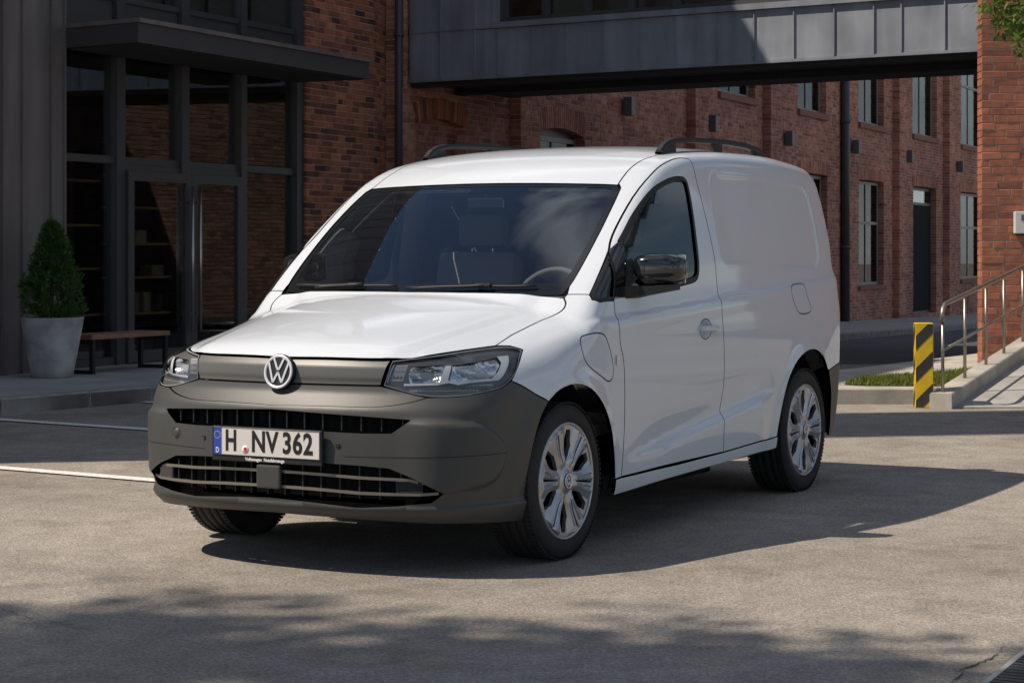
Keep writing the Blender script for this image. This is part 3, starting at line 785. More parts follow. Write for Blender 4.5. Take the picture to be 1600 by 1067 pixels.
# cowl strip
patch('cowl', 'top', SYM([(-.155, 0, 1.1), (-.170, .266, 1.1), (-.196, .507, 1.1), (-.225, .62, 1.1)]+[(-.26, .62, 1.1), (-.235, .507, 1.1), (-.21, .266, 1.1), (-.20, 0, 1.1)]), M['black'], van, res=.04, off=-.014, gap=0, flange=0)

# --- wheels
def hub_h(x, y):
    r = np.hypot(x, y)+1e-9; th = np.arctan2(y, x); q = np.mod(th, math.pi/3); q = np.minimum(q, math.pi/3-q)   # 0 at slot, 30deg at wide opening
    w = q*r                                     # arc distance to the slot line
    rn = r/.241
    c = .010+.17*np.maximum(r-.07, 0)*.75            # ridge line of the arm
    arm = np.clip(1.25*(1-np.abs(w-c)/(.016+.036*rn)), 0, 1)
    h = .015*arm*sst(.05, .10, r)*(1-sst(.222, .236, r))
    h -= .011*np.clip(1-np.abs(w-c)/(.0030+.012*rn*rn), 0, 1)*sst(.085, .12, r)*(1-sst(.205, .222, r))
    h += .006*(1-sst(.03, .055, r))+.010*sst(.10, .0, 1-rn)*.0
    h -= .020*(rn**2)*.0
    h += -.012*sst(.02, .12, r)+.010*sst(.12, .235, r)
    return h
def hub_mesh():
    n = 72; outer = np.array([(.241*math.cos(2*math.pi*k/n), .241*math.sin(2*math.pi*k/n)) for k in range(n)])
    holes = []
    def pol(r, a): return (r*math.cos(a), r*math.sin(a))
    for k in range(6):
        a = math.pi/3*k; w = a+math.pi/6
        holes.append(np.array([pol(.085, w-.05), pol(.115, w-.16), pol(.150, w-.20), pol(.190, w-.125), pol(.214, w-.085), pol(.214, w+.085), pol(.190, w+.125), pol(.150, w+.20), pol(.115, w+.16), pol(.085, w+.05)]))
        holes.append(np.array([pol(.085, a-.030), pol(.216, a-.026), pol(.216, a+.026), pol(.085, a+.030)]))
    hs = [resample(h, .006) for h in holes]
    V, Fc, loops = tri2d(outer, hs, .0036)
    P = np.stack([V[:, 0], hub_h(V[:, 0], V[:, 1]), V[:, 1]], 1)     # y is outwards
    vs = [tuple(p) for p in P]; fs = [tuple(t)[::-1] for t in Fc]
    sm = [False]*len(fs)
    for lp in loops:
        m_ = len(lp); k0 = len(vs)
        dpt = .018
        for i in lp: vs.append(tuple(P[i]-np.array([0, dpt, 0])))
        for i in range(m_): fs.append((lp[i], k0+i, k0+(i+1) % m_, lp[(i+1) % m_])); sm.append(False)
    me = bpy.data.meshes.new('hub_cap'); me.from_pydata(vs, [], fs); me.update()
    bm = bmesh.new(); bm.from_mesh(me); bmesh.ops.recalc_face_normals(bm, faces=bm.faces[:]); bm.to_mesh(me); bm.free()
    for p in me.polygons: p.use_smooth = True
    me.set_sharp_from_angle(angle=R_(28))
    return me
HUB = hub_mesh()
tp = [(.238, -.008), (.246, -.001), (.262, .006), (.280, .008), (.298, .004), (.312, -.004), (.321, -.014), (.3255, -.028)]
tread = []
for y in (-.040, -.043, -.062, -.065, -.098, -.1015, -.134, -.137, -.156, -.159): tread.append(y)
prof = list(tp)
st_ = .3262
prof += [(.3262, -.038), (.319, -.040), (.319, -.045), (.3265, -.047), (.327, -.075), (.319, -.077), (.319, -.083), (.327, -.085), (.327, -.118), (.319, -.120), (.319, -.126), (.327, -.128), (.3265, -.156), (.319, -.158), (.319, -.163), (.3262, -.165), (.3255, -.177), (.321, -.191), (.30, -.205), (.24, -.197)]
TY = MB(); TY.lathe(prof, 96)
for k in range(96):         # shoulder sipes
    a = 2*math.pi*k/96; ca, sa = math.cos(a), math.sin(a)
    for y0 in (-.020, -.185):
        Mx = Matrix.Rotation(-a, 4, 'Y'); TY.box((.3255, y0, 0), (.006, .032, .013), Mx)
TYM = TY.mesh('tyre'); RIM = MB(); RIM.lathe([(.24, -.195), (.225, -.19), (.215, -.12), (.20, -.06), (.06, -.05), (.001, -.05)], 48)
RIMM = RIM.mesh('rim')
# rear wheel brake drum shapes seen through the cap openings
BR = MB(); BR.lathe([(.001, -.030), (.055, -.030), (.06, -.045)], 24); BR.lathe([(.06, -.046), (.135, -.044), (.14, -.052)], 40)
for k in range(5):
    a = 2*math.pi*k/5; BR.lathe([(.001, -.020), (.011, -.020), (.012, -.045)], 8, 'y', (.056*math.cos(a), 0, .056*math.sin(a)))
BRM = BR.mesh('brake_disc')
M['steel'] = mat('dark_steel', (.05, .05, .05), .5, metal=.6)
for (x, sg) in ((0, 1), (-2.755, 1), (0, -1), (-2.755, -1)):
    Wh = bpy.data.objects.new('wheel', None); COL.objects.link(Wh); Wh.parent = van
    Wh.location = (x, sg*.884, .3262)
    if sg < 0: Wh.rotation_euler = (0, 0, math.pi)
    rot = R_(random.uniform(-6, 6))
    spin = R_(84-90) if x == 0 else R_(3)
    t = link('tyre', TYM, Wh, M['rubber']); r = link('rim', RIMM, Wh, M['dark']); b = link('brake_disc', BRM, Wh, M['steel'])
    h = link('hub_cap', HUB, Wh, M['silver'], (0, .002, 0)); h.rotation_euler = (0, spin, 0)
    h.location = (0, .0, 0)
    hr = MB(); hr.lathe([(.232, .000), (.238, .006), (.244, .003), (.246, -.008)], 72); link('cap_rim', hr.mesh('cap_rim'), Wh, M['silver'])
    roundel(Wh, None, .031, lambda a, b, d: (-a, d+.010, b), 'cap_badge')
# wheel housings and floor
for x in (0, -2.755):
    for sg in (1, -1):
        mb = MB(); n = 20; vs = []; fs = []
        for k in range(n+1):
            a = math.pi*1.16*k/n-.08*math.pi
            for y in (.80, .50): vs.append((x+.44*math.cos(a), sg*y, .33+.44*math.sin(a)))
        for k in range(n): fs.append((2*k, 2*k+1, 2*k+3, 2*k+2))
        fs.append(tuple(2*k+1 for k in range(n+1)))
        mb.add(vs, fs); mb.build('wheel_housing', M['dark'], van)
mb = MB(); mb.box((-1.38, 0, .27), (1.85, 1.66, .06)); mb.box((-1.4, 0, .30), (4.1, 1.0, .06)); mb.box((.45, 0, .27), (.4, 1.1, .05)); mb.build('underbody', M['dark'], van)
mb = MB(); mb.box((-1.9, .35, .2), (.9, .35, .16), bev=.03); mb.build('silencer', M['dark'], van)
for x_ in (-2.75, 0): mb = MB(); mb.tube([(x_, -.69, .30), (x_, .69, .30)], .045); mb.build('axle', M['dark'], van)
mb = MB(); mb.box((-.02, 0, .60), (.03, 1.5, .62)); mb.build('firewall', M['dark'], van)
# --- cabin
mb = MB(); mb.box((-.30, 0, .92), (.20, 1.30, .18)); mb.box((-.54, 0, .91), (.42, 1.44, .26), bev=.05); mb.build('dashboard', M['trim'], van)
mb = MB(); mb.box((-.62, .36, 1.045), (.22, .36, .06), bev=.02); mb.build('instrument_cowl', M['trim'], van)
SW = MB(); c = Vector((-.835, .36, 1.03)); ang = R_(62); n = 36
ring_ = [c+Vector((-.185*math.sin(a)*math.cos(ang)*1.0, .185*math.cos(a), .185*math.sin(a)*math.sin(ang))) for a in [2*math.pi*k/n for k in range(n)]]
SW.tube(ring_+[ring_[0]], .015, 8, cap=False); SW.tube([c+Vector((.0, -.17, 0)), c+Vector((.015, 0, 0)), c+Vector((0, .17, 0))], .02, 8); SW.tube([c, c+Vector((.12, 0, -.10))], .045, 10)
SW.build('steering_wheel', M['trim'], van)
for y in (.37, -.37):
    st = bpy.data.objects.new('seat', None); COL.objects.link(st); st.parent = van
    mb = MB(); mb.box((-1.18, y, .70), (.50, .48, .16), bev=.05); mb.build('seat_cushion', M['seat'], st)
    Mx = Matrix.Translation((-1.42, y, 1.0)) @ Matrix.Rotation(R_(-14), 4, 'Y'); mb = MB(); mb.box((0, 0, 0), (.13, .46, .56), Mx, bev=.05); mb.build('seat_back', M['seat'], st)
    mb = MB(); mb.box((-1.505, y, 1.385), (.10, .27, .17), bev=.04); mb.build('headrest', M['seat'], st)
    mb = MB()
    for d in (-.06, .06): mb.tube([(-1.48, y+d, 1.24), (-1.50, y+d, 1.34)], .006, 6)
    mb.build('headrest_rod', M['chrome'], st)
mb = MB(); mb.prism([(-.82, .35), (.82, .35), (.84, 1.0), (.74, 1.6), (.66, 1.70), (-.66, 1.70), (-.74, 1.6), (-.84, 1.0)], -1.64, -1.62, lambda a, b, d: (d, a, b)); mb.build('bulkhead', M['trim'], van, fix=True)
mb = MB(); mb.box((-1.0, 0, .50), (1.2, 1.6, .05)); mb.build('cabin_floor', M['trim'], van)
for sg in (1, -1):
    patch('door_inner', 'side', [(-.56, .87, .34), (-.46, .9, 1.04), (-.9, .88, 1.065), (-1.36, .88, 1.095), (-1.58, .9, .90), (-1.60, .9, .34)], M['trim'], van, res=.08, off=-.05, gap=0, flange=0, mirror=sg < 0)
    patch('pillar_trim', 'side', [(-1.40, .8, 1.66), (-1.43, .87, 1.1), (-1.60, .87, 1.1), (-1.60, .8, 1.68)], M['grey'], van, res=.06, off=-.045, gap=0, flange=0, mirror=sg < 0)
patch('headliner', 'top', SYM([(-.93, 0, 1.6), (-.96, .64, 1.6), (-1.3, .68, 1.7), (-1.62, .68, 1.7), (-1.62, 0, 1.7)]), M['grey'], van, res=.08, off=-.035, gap=0, flange=0)
mb = MB(); mb.box((-.875, 0, 1.505), (.03, .20, .06), bev=.012); mb.tube([(-.88, 0, 1.52), (-.885, 0, 1.57)], .01, 6); mb.build('cabin_mirror', M['gloss'], van)
mb = MB()
for y in (-.38, .38): mb.box((-1.0, y, 1.575), (.16, .36, .02), Matrix.Identity(4), bev=.008)
mb.build('sun_visor', M['grey'], van)
# ================================================================ the yard: layout in metres, X to the right and Z ahead of the viewpoint's ground point
FW = Vector((math.cos(YAW), math.sin(YAW), 0)); RT = Vector((math.sin(YAW), -math.cos(YAW), 0)); G0 = Vector((CAMP[0], CAMP[1], 0))
def gz(Z): return -max(0., min(Z, 60)-23)*.0183      # the yard falls gently away beyond the island
def Wc(X, Z, h=0): return G0+RT*X+FW*Z+Vector((0, 0, h))
def heading(dx, dz): d = RT*dx+FW*dz; return math.atan2(d.y, d.x)
AX, AZ = .413, .911            # direction of the shopfront and the long brick range
BX, BZ = .835, -.550           # direction of the bridge and the parking bays

def brick_mat(name, cols, sc=1.0):
    m = bpy.data.materials.new(name); m.use_nodes = True; n = m.node_tree; b = n.nodes['Principled BSDF']; b.inputs['Roughness'].default_value = .88
    g = n.nodes.new('ShaderNodeNewGeometry'); oi = n.nodes.new('ShaderNodeObjectInfo'); a = n.nodes.new('ShaderNodeMath'); a.operation = 'ADD'
    fr_ = n.nodes.new('ShaderNodeMath'); fr_.operation = 'FRACT'; r = n.nodes.new('ShaderNodeValToRGB')
    n.links.new(g.outputs['Random Per Island'], a.inputs[0]); n.links.new(oi.outputs['Random'], a.inputs[1]); n.links.new(a.outputs[0], fr_.inputs[0]); n.links.new(fr_.outputs[0], r.inputs[0])
    e = r.color_ramp.elements; e[0].position = 0; e[0].color = (*cols[0], 1); e[1].position = 1; e[1].color = (*cols[-1], 1)
    for i, c in enumerate(cols[1:-1]): q = e.new((i+1)/(len(cols)-1)); q.color = (*c, 1)
    t = n.nodes.new('ShaderNodeTexCoord'); nz = n.nodes.new('ShaderNodeTexNoise'); nz.inputs['Scale'].default_value = 9; nz.inputs['Detail'].default_value = 8; nz.inputs['Roughness'].default_value = .7
    nz2 = n.nodes.new('ShaderNodeTexNoise'); nz2.inputs['Scale'].default_value = .55; nz2.inputs['Detail'].default_value = 5
    ge = n.nodes.new('ShaderNodeNewGeometry')
    n.links.new(ge.outputs['Position'], nz.inputs[0]); n.links.new(ge.outputs['Position'], nz2.inputs[0])
    m1 = n.nodes.new('ShaderNodeMapRange'); m1.inputs[1].default_value = .3; m1.inputs[2].default_value = .7; m1.inputs[3].default_value = .62; m1.inputs[4].default_value = 1.25
    m2 = n.nodes.new('ShaderNodeMapRange'); m2.inputs[1].default_value = .35; m2.inputs[2].default_value = .65; m2.inputs[3].default_value = .72; m2.inputs[4].default_value = 1.15
    n.links.new(nz.outputs[0], m1.inputs[0]); n.links.new(nz2.outputs[0], m2.inputs[0]); mu = n.nodes.new('ShaderNodeMath'); mu.operation = 'MULTIPLY'
    n.links.new(m1.outputs[0], mu.inputs[0]); n.links.new(m2.outputs[0], mu.inputs[1])
    v = n.nodes.new('ShaderNodeVectorMath'); v.operation = 'SCALE'; n.links.new(r.outputs[0], v.inputs[0]); n.links.new(mu.outputs[0], v.inputs['Scale']); n.links.new(v.outputs[0], b.inputs['Base Color'])
    bp = n.nodes.new('ShaderNodeBump'); bp.inputs['Strength'].default_value = .5; bp.inputs['Distance'].default_value = .006
    n.links.new(nz.outputs[0], bp.inputs['Height']); n.links.new(bp.outputs[0], b.inputs['Normal'])
    return m
BRK = brick_mat('brick', [(.08, .038, .032), (.30, .105, .06), (.42, .15, .08), (.50, .18, .09), (.40, .135, .075), (.16, .06, .045), (.56, .22, .12), (.34, .12, .07)])
BRK2 = brick_mat('brick_far', [(.28, .11, .08), (.45, .18, .125), (.52, .225, .155), (.58, .26, .18), (.48, .20, .135), (.34, .135, .095)])
BRK3 = brick_mat('brick_right', [(.24, .085, .055), (.36, .13, .075), (.42, .155, .09), (.38, .14, .08), (.30, .11, .075)])
MORT = mat('mortar', (.52, .45, .40), .95, noise=(6, .2), bump=(120, .5, .004))
MORT2 = mat('mortar_right', (.42, .38, .34), .95, noise=(6, .2), bump=(120, .5, .004))
METAL = mat('dark_cladding', (.21, .185, .18), .42, metal=.2, noise=(1.2, .10))
FRAME = mat('dark_frame', (.075, .072, .078), .45, metal=.2)
BRIDGE = mat('bridge_cladding', (.27, .295, .345), .55, metal=.25, noise=(2.2, .12), bump=(40, .15, .002))
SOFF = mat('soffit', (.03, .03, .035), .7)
CONC = mat('concrete', (.36, .35, .33), .85, noise=(4, .14), bump=(60, .4, .004))
CONC2 = mat('pale_concrete', (.46, .43, .38), .85, noise=(5, .14), bump=(60, .4, .004))
KERB = mat('kerb_stone', (.30, .28, .26), .85, noise=(9, .25), bump=(50, .6, .006))
STEEL = mat('brushed_steel', (.55, .53, .50), .32, metal=1)
GLZ = glass_mat('shop_glass', (.90, .88, .84), .75, ior=1.5)
WHITE = mat('white_frame', (.62, .60, .56), .5)
DARK = mat('dark_inside', (.02, .02, .02), .9)

def streak(m, sc=(3, 3, .35), lo=.82, hi=1.1):
    n = m.node_tree; b = n.nodes['Principled BSDF']; l = b.inputs['Base Color'].links[0]; src = l.from_socket
    t = n.nodes.new('ShaderNodeNewGeometry'); mp_ = n.nodes.new('ShaderNodeMapping'); mp_.inputs['Scale'].default_value = sc; q = n.nodes.new('ShaderNodeTexNoise'); q.inputs['Scale'].default_value = 1.5; q.inputs['Detail'].default_value = 6
    r = n.nodes.new('ShaderNodeMapRange'); r.inputs[1].default_value = .35; r.inputs[2].default_value = .65; r.inputs[3].default_value = lo; r.inputs[4].default_value = hi
    oi = n.nodes.new('ShaderNodeObjectInfo'); r3 = n.nodes.new('ShaderNodeMapRange'); r3.inputs[3].default_value = .90; r3.inputs[4].default_value = 1.08; mm_ = n.nodes.new('ShaderNodeMath'); mm_.operation = 'MULTIPLY'
    v = n.nodes.new('ShaderNodeVectorMath'); v.operation = 'SCALE'
    n.links.new(t.outputs['Position'], mp_.inputs[0]); n.links.new(mp_.outputs[0], q.inputs[0]); n.links.new(q.outputs[0], r.inputs[0]); n.links.new(oi.outputs['Random'], r3.inputs[0]); n.links.new(r.outputs[0], mm_.inputs[0]); n.links.new(r3.outputs[0], mm_.inputs[1])
    n.links.new(src, v.inputs[0]); n.links.new(mm_.outputs[0], v.inputs['Scale']); n.links.new(v.outputs[0], b.inputs['Base Color'])
for m_ in (METAL, BRIDGE): streak(m_)
streak(CONC2, (1.5, 1.5, .6), .80, 1.06); streak(CONC, (1.2, 1.2, 1.2), .84, 1.08)
def mk_brick(l, h, d, k):
    """one brick: front at y=0 (outwards is -y), body behind; slightly irregular, worn corners"""
    r = random.Random(k); j = lambda s: r.uniform(-s, s); c = .004
    x, z = l/2, h/2
    P = []
    for sx, sz in ((-1, -1), (1, -1), (1, 1), (-1, 1)):
        P.append((sx*(x-c)+j(.0015), j(.0015), sz*(z-c)+j(.0015)))
    for sx, sz in ((-1, -1), (1, -1), (1, 1), (-1, 1)): P.append((sx*x+j(.001), c, sz*z+j(.001)))
    for sx, sz in ((-1, -1), (1, -1), (1, 1), (-1, 1)): P.append((sx*x, d, sz*z))
    F_ = [(0, 1, 2, 3)]+[(a+i, a+4+i, a+4+(i+1) % 4, a+(i+1) % 4)[::-1] for a in (0, 4) for i in range(4)]
    F_ = [(0, 1, 2, 3)]+[(4+i, 4+(i+1) % 4, (i+1) % 4, i) for i in range(4)]+[(8+i, 8+(i+1) % 4, 4+(i+1) % 4, 4+i) for i in range(4)]
    return P, F_
def bond(t0, t1, row, r, irregular=True):
    """brick intervals of one course"""
    out = []; t = t0-(r.uniform(0, .2) if irregular else (0 if row % 2 else .125))
    while t < t1:
        l = .24 if (r.random() < .80 or not irregular) else .115
        if irregular and r.random() < .1: l = .17
        out.append((t, t+l)); t += l+.011
    return out
LAST = []
def brick_wall(name, label, cat, X0, Z0, dx, dz, t0, t1, h0, h1, openings=(), single=None, m=BRK, mm=MORT, ch=.075, depth=.22, base=0., thing_=None, seed=1, group=None, backing=True, irregular=True):
    """openings: (t0, t1, h0, h1, rise). single(t, h) -> True where bricks are objects of their own"""
    r = random.Random(seed)
    root = thing_ or thing(name, label, cat, Wc(X0, Z0, base), heading(dx, dz), group)
    bodies = MB(); mort = MB(); sing = []
    meshes = {}
    def proto(l, k):
        key = (round(l, 3), k)
        if key not in meshes:
            P, F_ = mk_brick(l, ch-.010, depth, hash(key) % 9999); b_ = MB(); b_.add(P, F_); meshes[key] = b_.mesh('brick'); meshes[key].materials.append(m)
        return meshes[key]
    nrow = int(round((h1-h0)/ch))
    for i in range(nrow):
        zc = h0+(i+.5)*ch
        spans = [(t0, t1)]
        for o in openings:
            a, b, c, d = o[:4]; rise = o[4] if len(o) > 4 else 0
            if rise and zc > d-rise:
                k = max(0., 1-((zc-(d-rise))/rise)); w = (b-a)/2*math.sqrt(max(0, k)); a, b = (a+b)/2-w, (a+b)/2+w
                if w < .03: continue
            if c < zc < d:
                ns = []
                for s0, s1 in spans:
                    if b <= s0 or a >= s1: ns.append((s0, s1)); continue
                    if a > s0: ns.append((s0, a))
                    if b < s1: ns.append((b, s1))
                spans = ns
        bricks = bond(t0, t1, i, r, irregular)
        for s0, s1 in spans:
            if s1-s0 < .03: continue
            mort.add([(s0+.006, .009, zc-ch/2), (s1-.006, .009, zc-ch/2), (s1-.006, .009, zc+ch/2), (s0+.006, .009, zc+ch/2), (s0+.006, depth-.01, zc-ch/2), (s1-.006, depth-.01, zc-ch/2), (s1-.006, depth-.01, zc+ch/2), (s0+.006, depth-.01, zc+ch/2)],
                     [(0, 1, 2, 3), (1, 5, 6, 2), (4, 0, 3, 7)])
            cl_ = [[max(a, s0), min(b, s1)] for a, b in bricks if min(b, s1)-max(a, s0) > 0]
            if not cl_: continue
            cl_[0][0] = s0; cl_[-1][1] = s1
            if len(cl_) > 1 and cl_[0][1]-cl_[0][0] < .055: cl_[1][0] = s0; cl_.pop(0)
            if len(cl_) > 1 and cl_[-1][1]-cl_[-1][0] < .055: cl_[-2][1] = s1; cl_.pop()
            for a_, b_ in cl_:
                c = (a_+b_)/2; y = r.uniform(-.0035, .0035); l = b_-a_; rot = r.uniform(-.004, .004)
                if single and single(c, zc):
                    base_l = .24 if l > .14 else .115
                    sing.append((proto(base_l, r.randint(0, 3)), c, y, zc, l/base_l, rot))
                else:
                    P, F_ = mk_brick(l, ch-.010, depth, r.randint(0, 10**6)); bodies.add([(p[0]+c, p[1]+y, p[2]+zc) for p in P], F_)
    if len(sing) > 300: print('singles', name, len(sing))
    for me, c, y, z, sx, rot in sing[:300]:
        o = bpy.data.objects.new('brick', me); COL.objects.link(o); o.parent = root; o.location = (c, y, z); o.scale = (sx, 1, 1); o.rotation_euler = (0, rot, 0)
    for me, c, y, z, sx, rot in sing[300:]:
        P, F_ = mk_brick(.24*sx if me == 0 else sx*(.24 if 'x' == '' else .235), ch-.010, depth, int(c*1000+z*77)); bodies.add([(p[0]+c, p[1]+y, p[2]+z) for p in P], F_)
    LAST.clear()
    if bodies.v: LAST.append(tag(bodies.build('brickwork', m, root), kind='stuff'))
    LAST.append(mort.build('mortar', mm, root))
    return root
def soldier(root, a, b, z, rise, hh=.24, m=BRK, single=True, y=-.012):
    """row of upright bricks over an opening, following a shallow arch"""
    n = max(3, int((b-a)/.078)); mesh = None
    P, F_ = mk_brick(.066, hh, .20, 5); b_ = MB(); b_.add(P, F_); me = b_.mesh('brick'); me.materials.append(m)
    for i in range(n):
        u = (i+.5)/n; t = a+(b-a)*u; zz = z+4*rise*u*(1-u); ang = math.atan2(4*rise*(1-2*u), (b-a))
        o = bpy.data.objects.new('arch_brick', me); COL.objects.link(o); o.parent = root; o.location = (t-math.sin(ang)*hh/2, y, zz+math.cos(ang)*hh/2); o.rotation_euler = (0, -ang, 0)
        o.scale = ((b-a)/n/.078, 1, 1)
def bx(root, name, x0, x1, y0, y1, z0, z1, m, bev=0, label=None):
    b_ = MB(); b_.box(((x0+x1)/2, (y0+y1)/2, (z0+z1)/2), (x1-x0, y1-y0, z1-z0), bev=bev); o = b_.build(name, m, root)
    if label: o['label'] = label
    return o

# ---------------------------------------------------------------- ground, kerbs, markings
def asphalt(name, c1, c2, stain=True):
    m = bpy.data.materials.new(name); m.use_nodes = True; n = m.node_tree; b = n.nodes['Principled BSDF']; b.inputs['Roughness'].default_value = .82
    t = n.nodes.new('ShaderNodeNewGeometry'); L_ = n.links.new
    def noise(s, d=6, r=.6):
        q = n.nodes.new('ShaderNodeTexNoise'); q.inputs['Scale'].default_value = s; q.inputs['Detail'].default_value = d; q.inputs['Roughness'].default_value = r; L_(t.outputs['Position'], q.inputs[0]); return q
    a = noise(.45); f_ = noise(70, 4, .8); g_ = noise(240, 2); md = noise(5, 5)
    v1 = n.nodes.new('ShaderNodeTexVoronoi'); v1.inputs['Scale'].default_value = 130; L_(t.outputs['Position'], v1.inputs[0])
    r = n.nodes.new('ShaderNodeMixRGB'); r.inputs[1].default_value = (*c1, 1); r.inputs[2].default_value = (*c2, 1)
    mr = n.nodes.new('ShaderNodeMapRange'); mr.inputs[1].default_value = .35; mr.inputs[2].default_value = .65; L_(a.outputs[0], mr.inputs[0]); L_(mr.outputs[0], r.inputs[0])
    def sc_(src, lo, hi, a0=.3, a1=.7):
        q = n.nodes.new('ShaderNodeMapRange'); q.inputs[1].default_value = a0; q.inputs[2].default_value = a1; q.inputs[3].default_value = lo; q.inputs[4].default_value = hi; L_(src, q.inputs[0]); return q.outputs[0]
    m1 = n.nodes.new('ShaderNodeMath'); m1.operation = 'MULTIPLY'; L_(sc_(f_.outputs[0], .60, 1.40), m1.inputs[0]); L_(sc_(md.outputs[0], .84, 1.12), m1.inputs[1])
    m2 = n.nodes.new('ShaderNodeMath'); m2.operation = 'MULTIPLY'; L_(m1.outputs[0], m2.inputs[0]); L_(sc_(v1.outputs['Color'], .60, 1.40, 0, 1), m2.inputs[1])
    st1 = noise(1.1, 9, .72); st2 = noise(.32, 3, .5); wv = n.nodes.new('ShaderNodeMath'); wv.operation = 'MULTIPLY'
    L_(sc_(st1.outputs[0], 1.0, .80, .50, .60), wv.inputs[0]); L_(sc_(st2.outputs[0], .90, 1.08, .40, .60), wv.inputs[1])
    m3 = n.nodes.new('ShaderNodeMath'); m3.operation = 'MULTIPLY'; L_(m2.outputs[0], m3.inputs[0]); L_(wv.outputs[0], m3.inputs[1]); m2 = m3
    v = n.nodes.new('ShaderNodeVectorMath'); v.operation = 'SCALE'; L_(r.outputs[0], v.inputs[0]); L_(m2.outputs[0], v.inputs['Scale']); L_(v.outputs[0], b.inputs['Base Color'])
    bp = n.nodes.new('ShaderNodeBump'); bp.inputs['Strength'].default_value = .6; bp.inputs['Distance'].default_value = .004; L_(v1.outputs['Distance'], bp.inputs['Height'])
    b2 = n.nodes.new('ShaderNodeBump'); b2.inputs['Strength'].default_value = .35; b2.inputs['Distance'].default_value = .01; L_(f_.outputs[0], b2.inputs['Height']); L_(bp.outputs[0], b2.inputs['Normal']); L_(b2.outputs[0], b.inputs['Normal'])
    return m
ASPH = asphalt('asphalt', (.28, .25, .215), (.34, .305, .265))
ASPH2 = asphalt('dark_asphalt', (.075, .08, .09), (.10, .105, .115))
def sheet(name, pts, z, m, kind='structure', th=0, parent=None, slope=False):
    b_ = MB(); n = len(pts); P = [Wc(x, y, z+(gz(y) if slope else 0)) for x, y in pts]
    if th:
        b_.add([p for p in P]+[p-Vector((0, 0, th)) for p in P], [tuple(range(n))]+[(i, n+i, n+(i+1) % n, (i+1) % n) for i in range(n)])
    else: b_.add(P, [tuple(range(n))])
    o = b_.build(name, m, parent, fix=False)
    me = o.data
    if me.polygons[0].normal.z < 0:
        bm = bmesh.new(); bm.from_mesh(me); bmesh.ops.reverse_faces(bm, faces=bm.faces[:]); bm.to_mesh(me); bm.free()
    if kind: o['kind'] = kind
    return o
mb = MB()
for Za, Zb in ((-60, 23), (23, 60), (60, 300)):
    mb.add([Wc(-150, Za, gz(Za)), Wc(150, Za, gz(Za)), Wc(150, Zb, gz(Zb)), Wc(-150, Zb, gz(Zb))], [(0, 1, 2, 3)])
go = mb.build('ground', ASPH); go['kind'] = 'structure'
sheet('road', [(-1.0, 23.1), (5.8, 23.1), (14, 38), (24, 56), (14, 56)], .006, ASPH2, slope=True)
pav = [(-14, 9.2), (-9, 10.2), (-7.5, 11.6), (-5.2, 14.2), (-3.98, 15.98), (-3.45, 16.75), (-3.05, 17.35), (-2.75, 17.9), (-2.45, 18.6), (-2.2, 19.3)]
pavf = pav+[(-1.6, 20.6), (-1.2, 25.6), (-3, 32), (-14, 32)]
sheet('pavement', pavf, .118, CONC, th=.16)
def kerb_run(pts, h, w, m, step=1.0, side=1, slope=False):
    """kerb stones one by one along a line"""
    P = [Vector((a, b)) for a, b in pts]; 
    for i in range(len(P)-1):
        a, b = P[i], P[i+1]; L = (b-a).length; n = max(1, round(L/step)); d = (b-a)/L; q = Vector((d.y, -d.x))*side*w
        for k in range(n):
            s = a+d*(L*k/n+.004); e = a+d*(L*(k+1)/n-.004)
            mb = MB(); c = .012
            V = [Wc(*s, 0), Wc(*e, 0), Wc(*s, h-c), Wc(*e, h-c), Wc(*(s-q*0+q*c/w*-1), h), Wc(*(e-q*c/w), h), Wc(*(s-q), h), Wc(*(e-q), h), Wc(*(s-q), 0), Wc(*(e-q), 0)]
            mb.add(V, [(0, 1, 3, 2), (2, 3, 5, 4), (4, 5, 7, 6), (6, 7, 9, 8), (0, 2, 4, 6, 8), (1, 9, 7, 5, 3)])
            if slope: mb.v = [(p[0], p[1], p[2]+gz((Vector(p)-G0).dot(FW))) for p in mb.v]
            o = mb.build('kerb_stone', m, None, fix=True); o['kind'] = 'structure'
kerb_run(pav[1:], .128, .16, KERB, 1.0, 1)
WPNT = mat('road_paint', (.78, .76, .74), .7, noise=(60, .25))
def gp(u, v, h=0):
    Z = 3200*(1.288-h)/(v-390); return ((u-800)/3200*Z, Z)
def stripe(u0, v0, u1, v1, w, name='parking_line'):
    a = Vector(gp(u0, v0)); b = Vector(gp(u1, v1)); d = (b-a).normalized(); q = Vector((-d.y, d.x))*w/2
    o = sheet(name, [tuple(a-q), tuple(b-q), tuple(b+q), tuple(a+q)], .008, WPNT); return o
a_ = gp(0, 656.4); 
stripe(-160, 645.6, 330, 678.6, .13); stripe(-170, 718, 330, 759, .12); stripe(196, 627, 330, 635, .10)

# far pavement in front of the long range
LWX, LWZ = 8.51, 48.3
def LW(t, n_=0): return (LWX+AX*t+AZ*n_, LWZ+AZ*t-AX*n_)
sheet('pavement', [LW(-24, -1), LW(-24, 3.2), LW(12, 3.2), LW(12, -1)], .10, CONC, th=.16, slope=True)
kerb_run([LW(-24, 3.36), LW(12, 3.36)], .115, .16, KERB, 1.5, 1, slope=True)

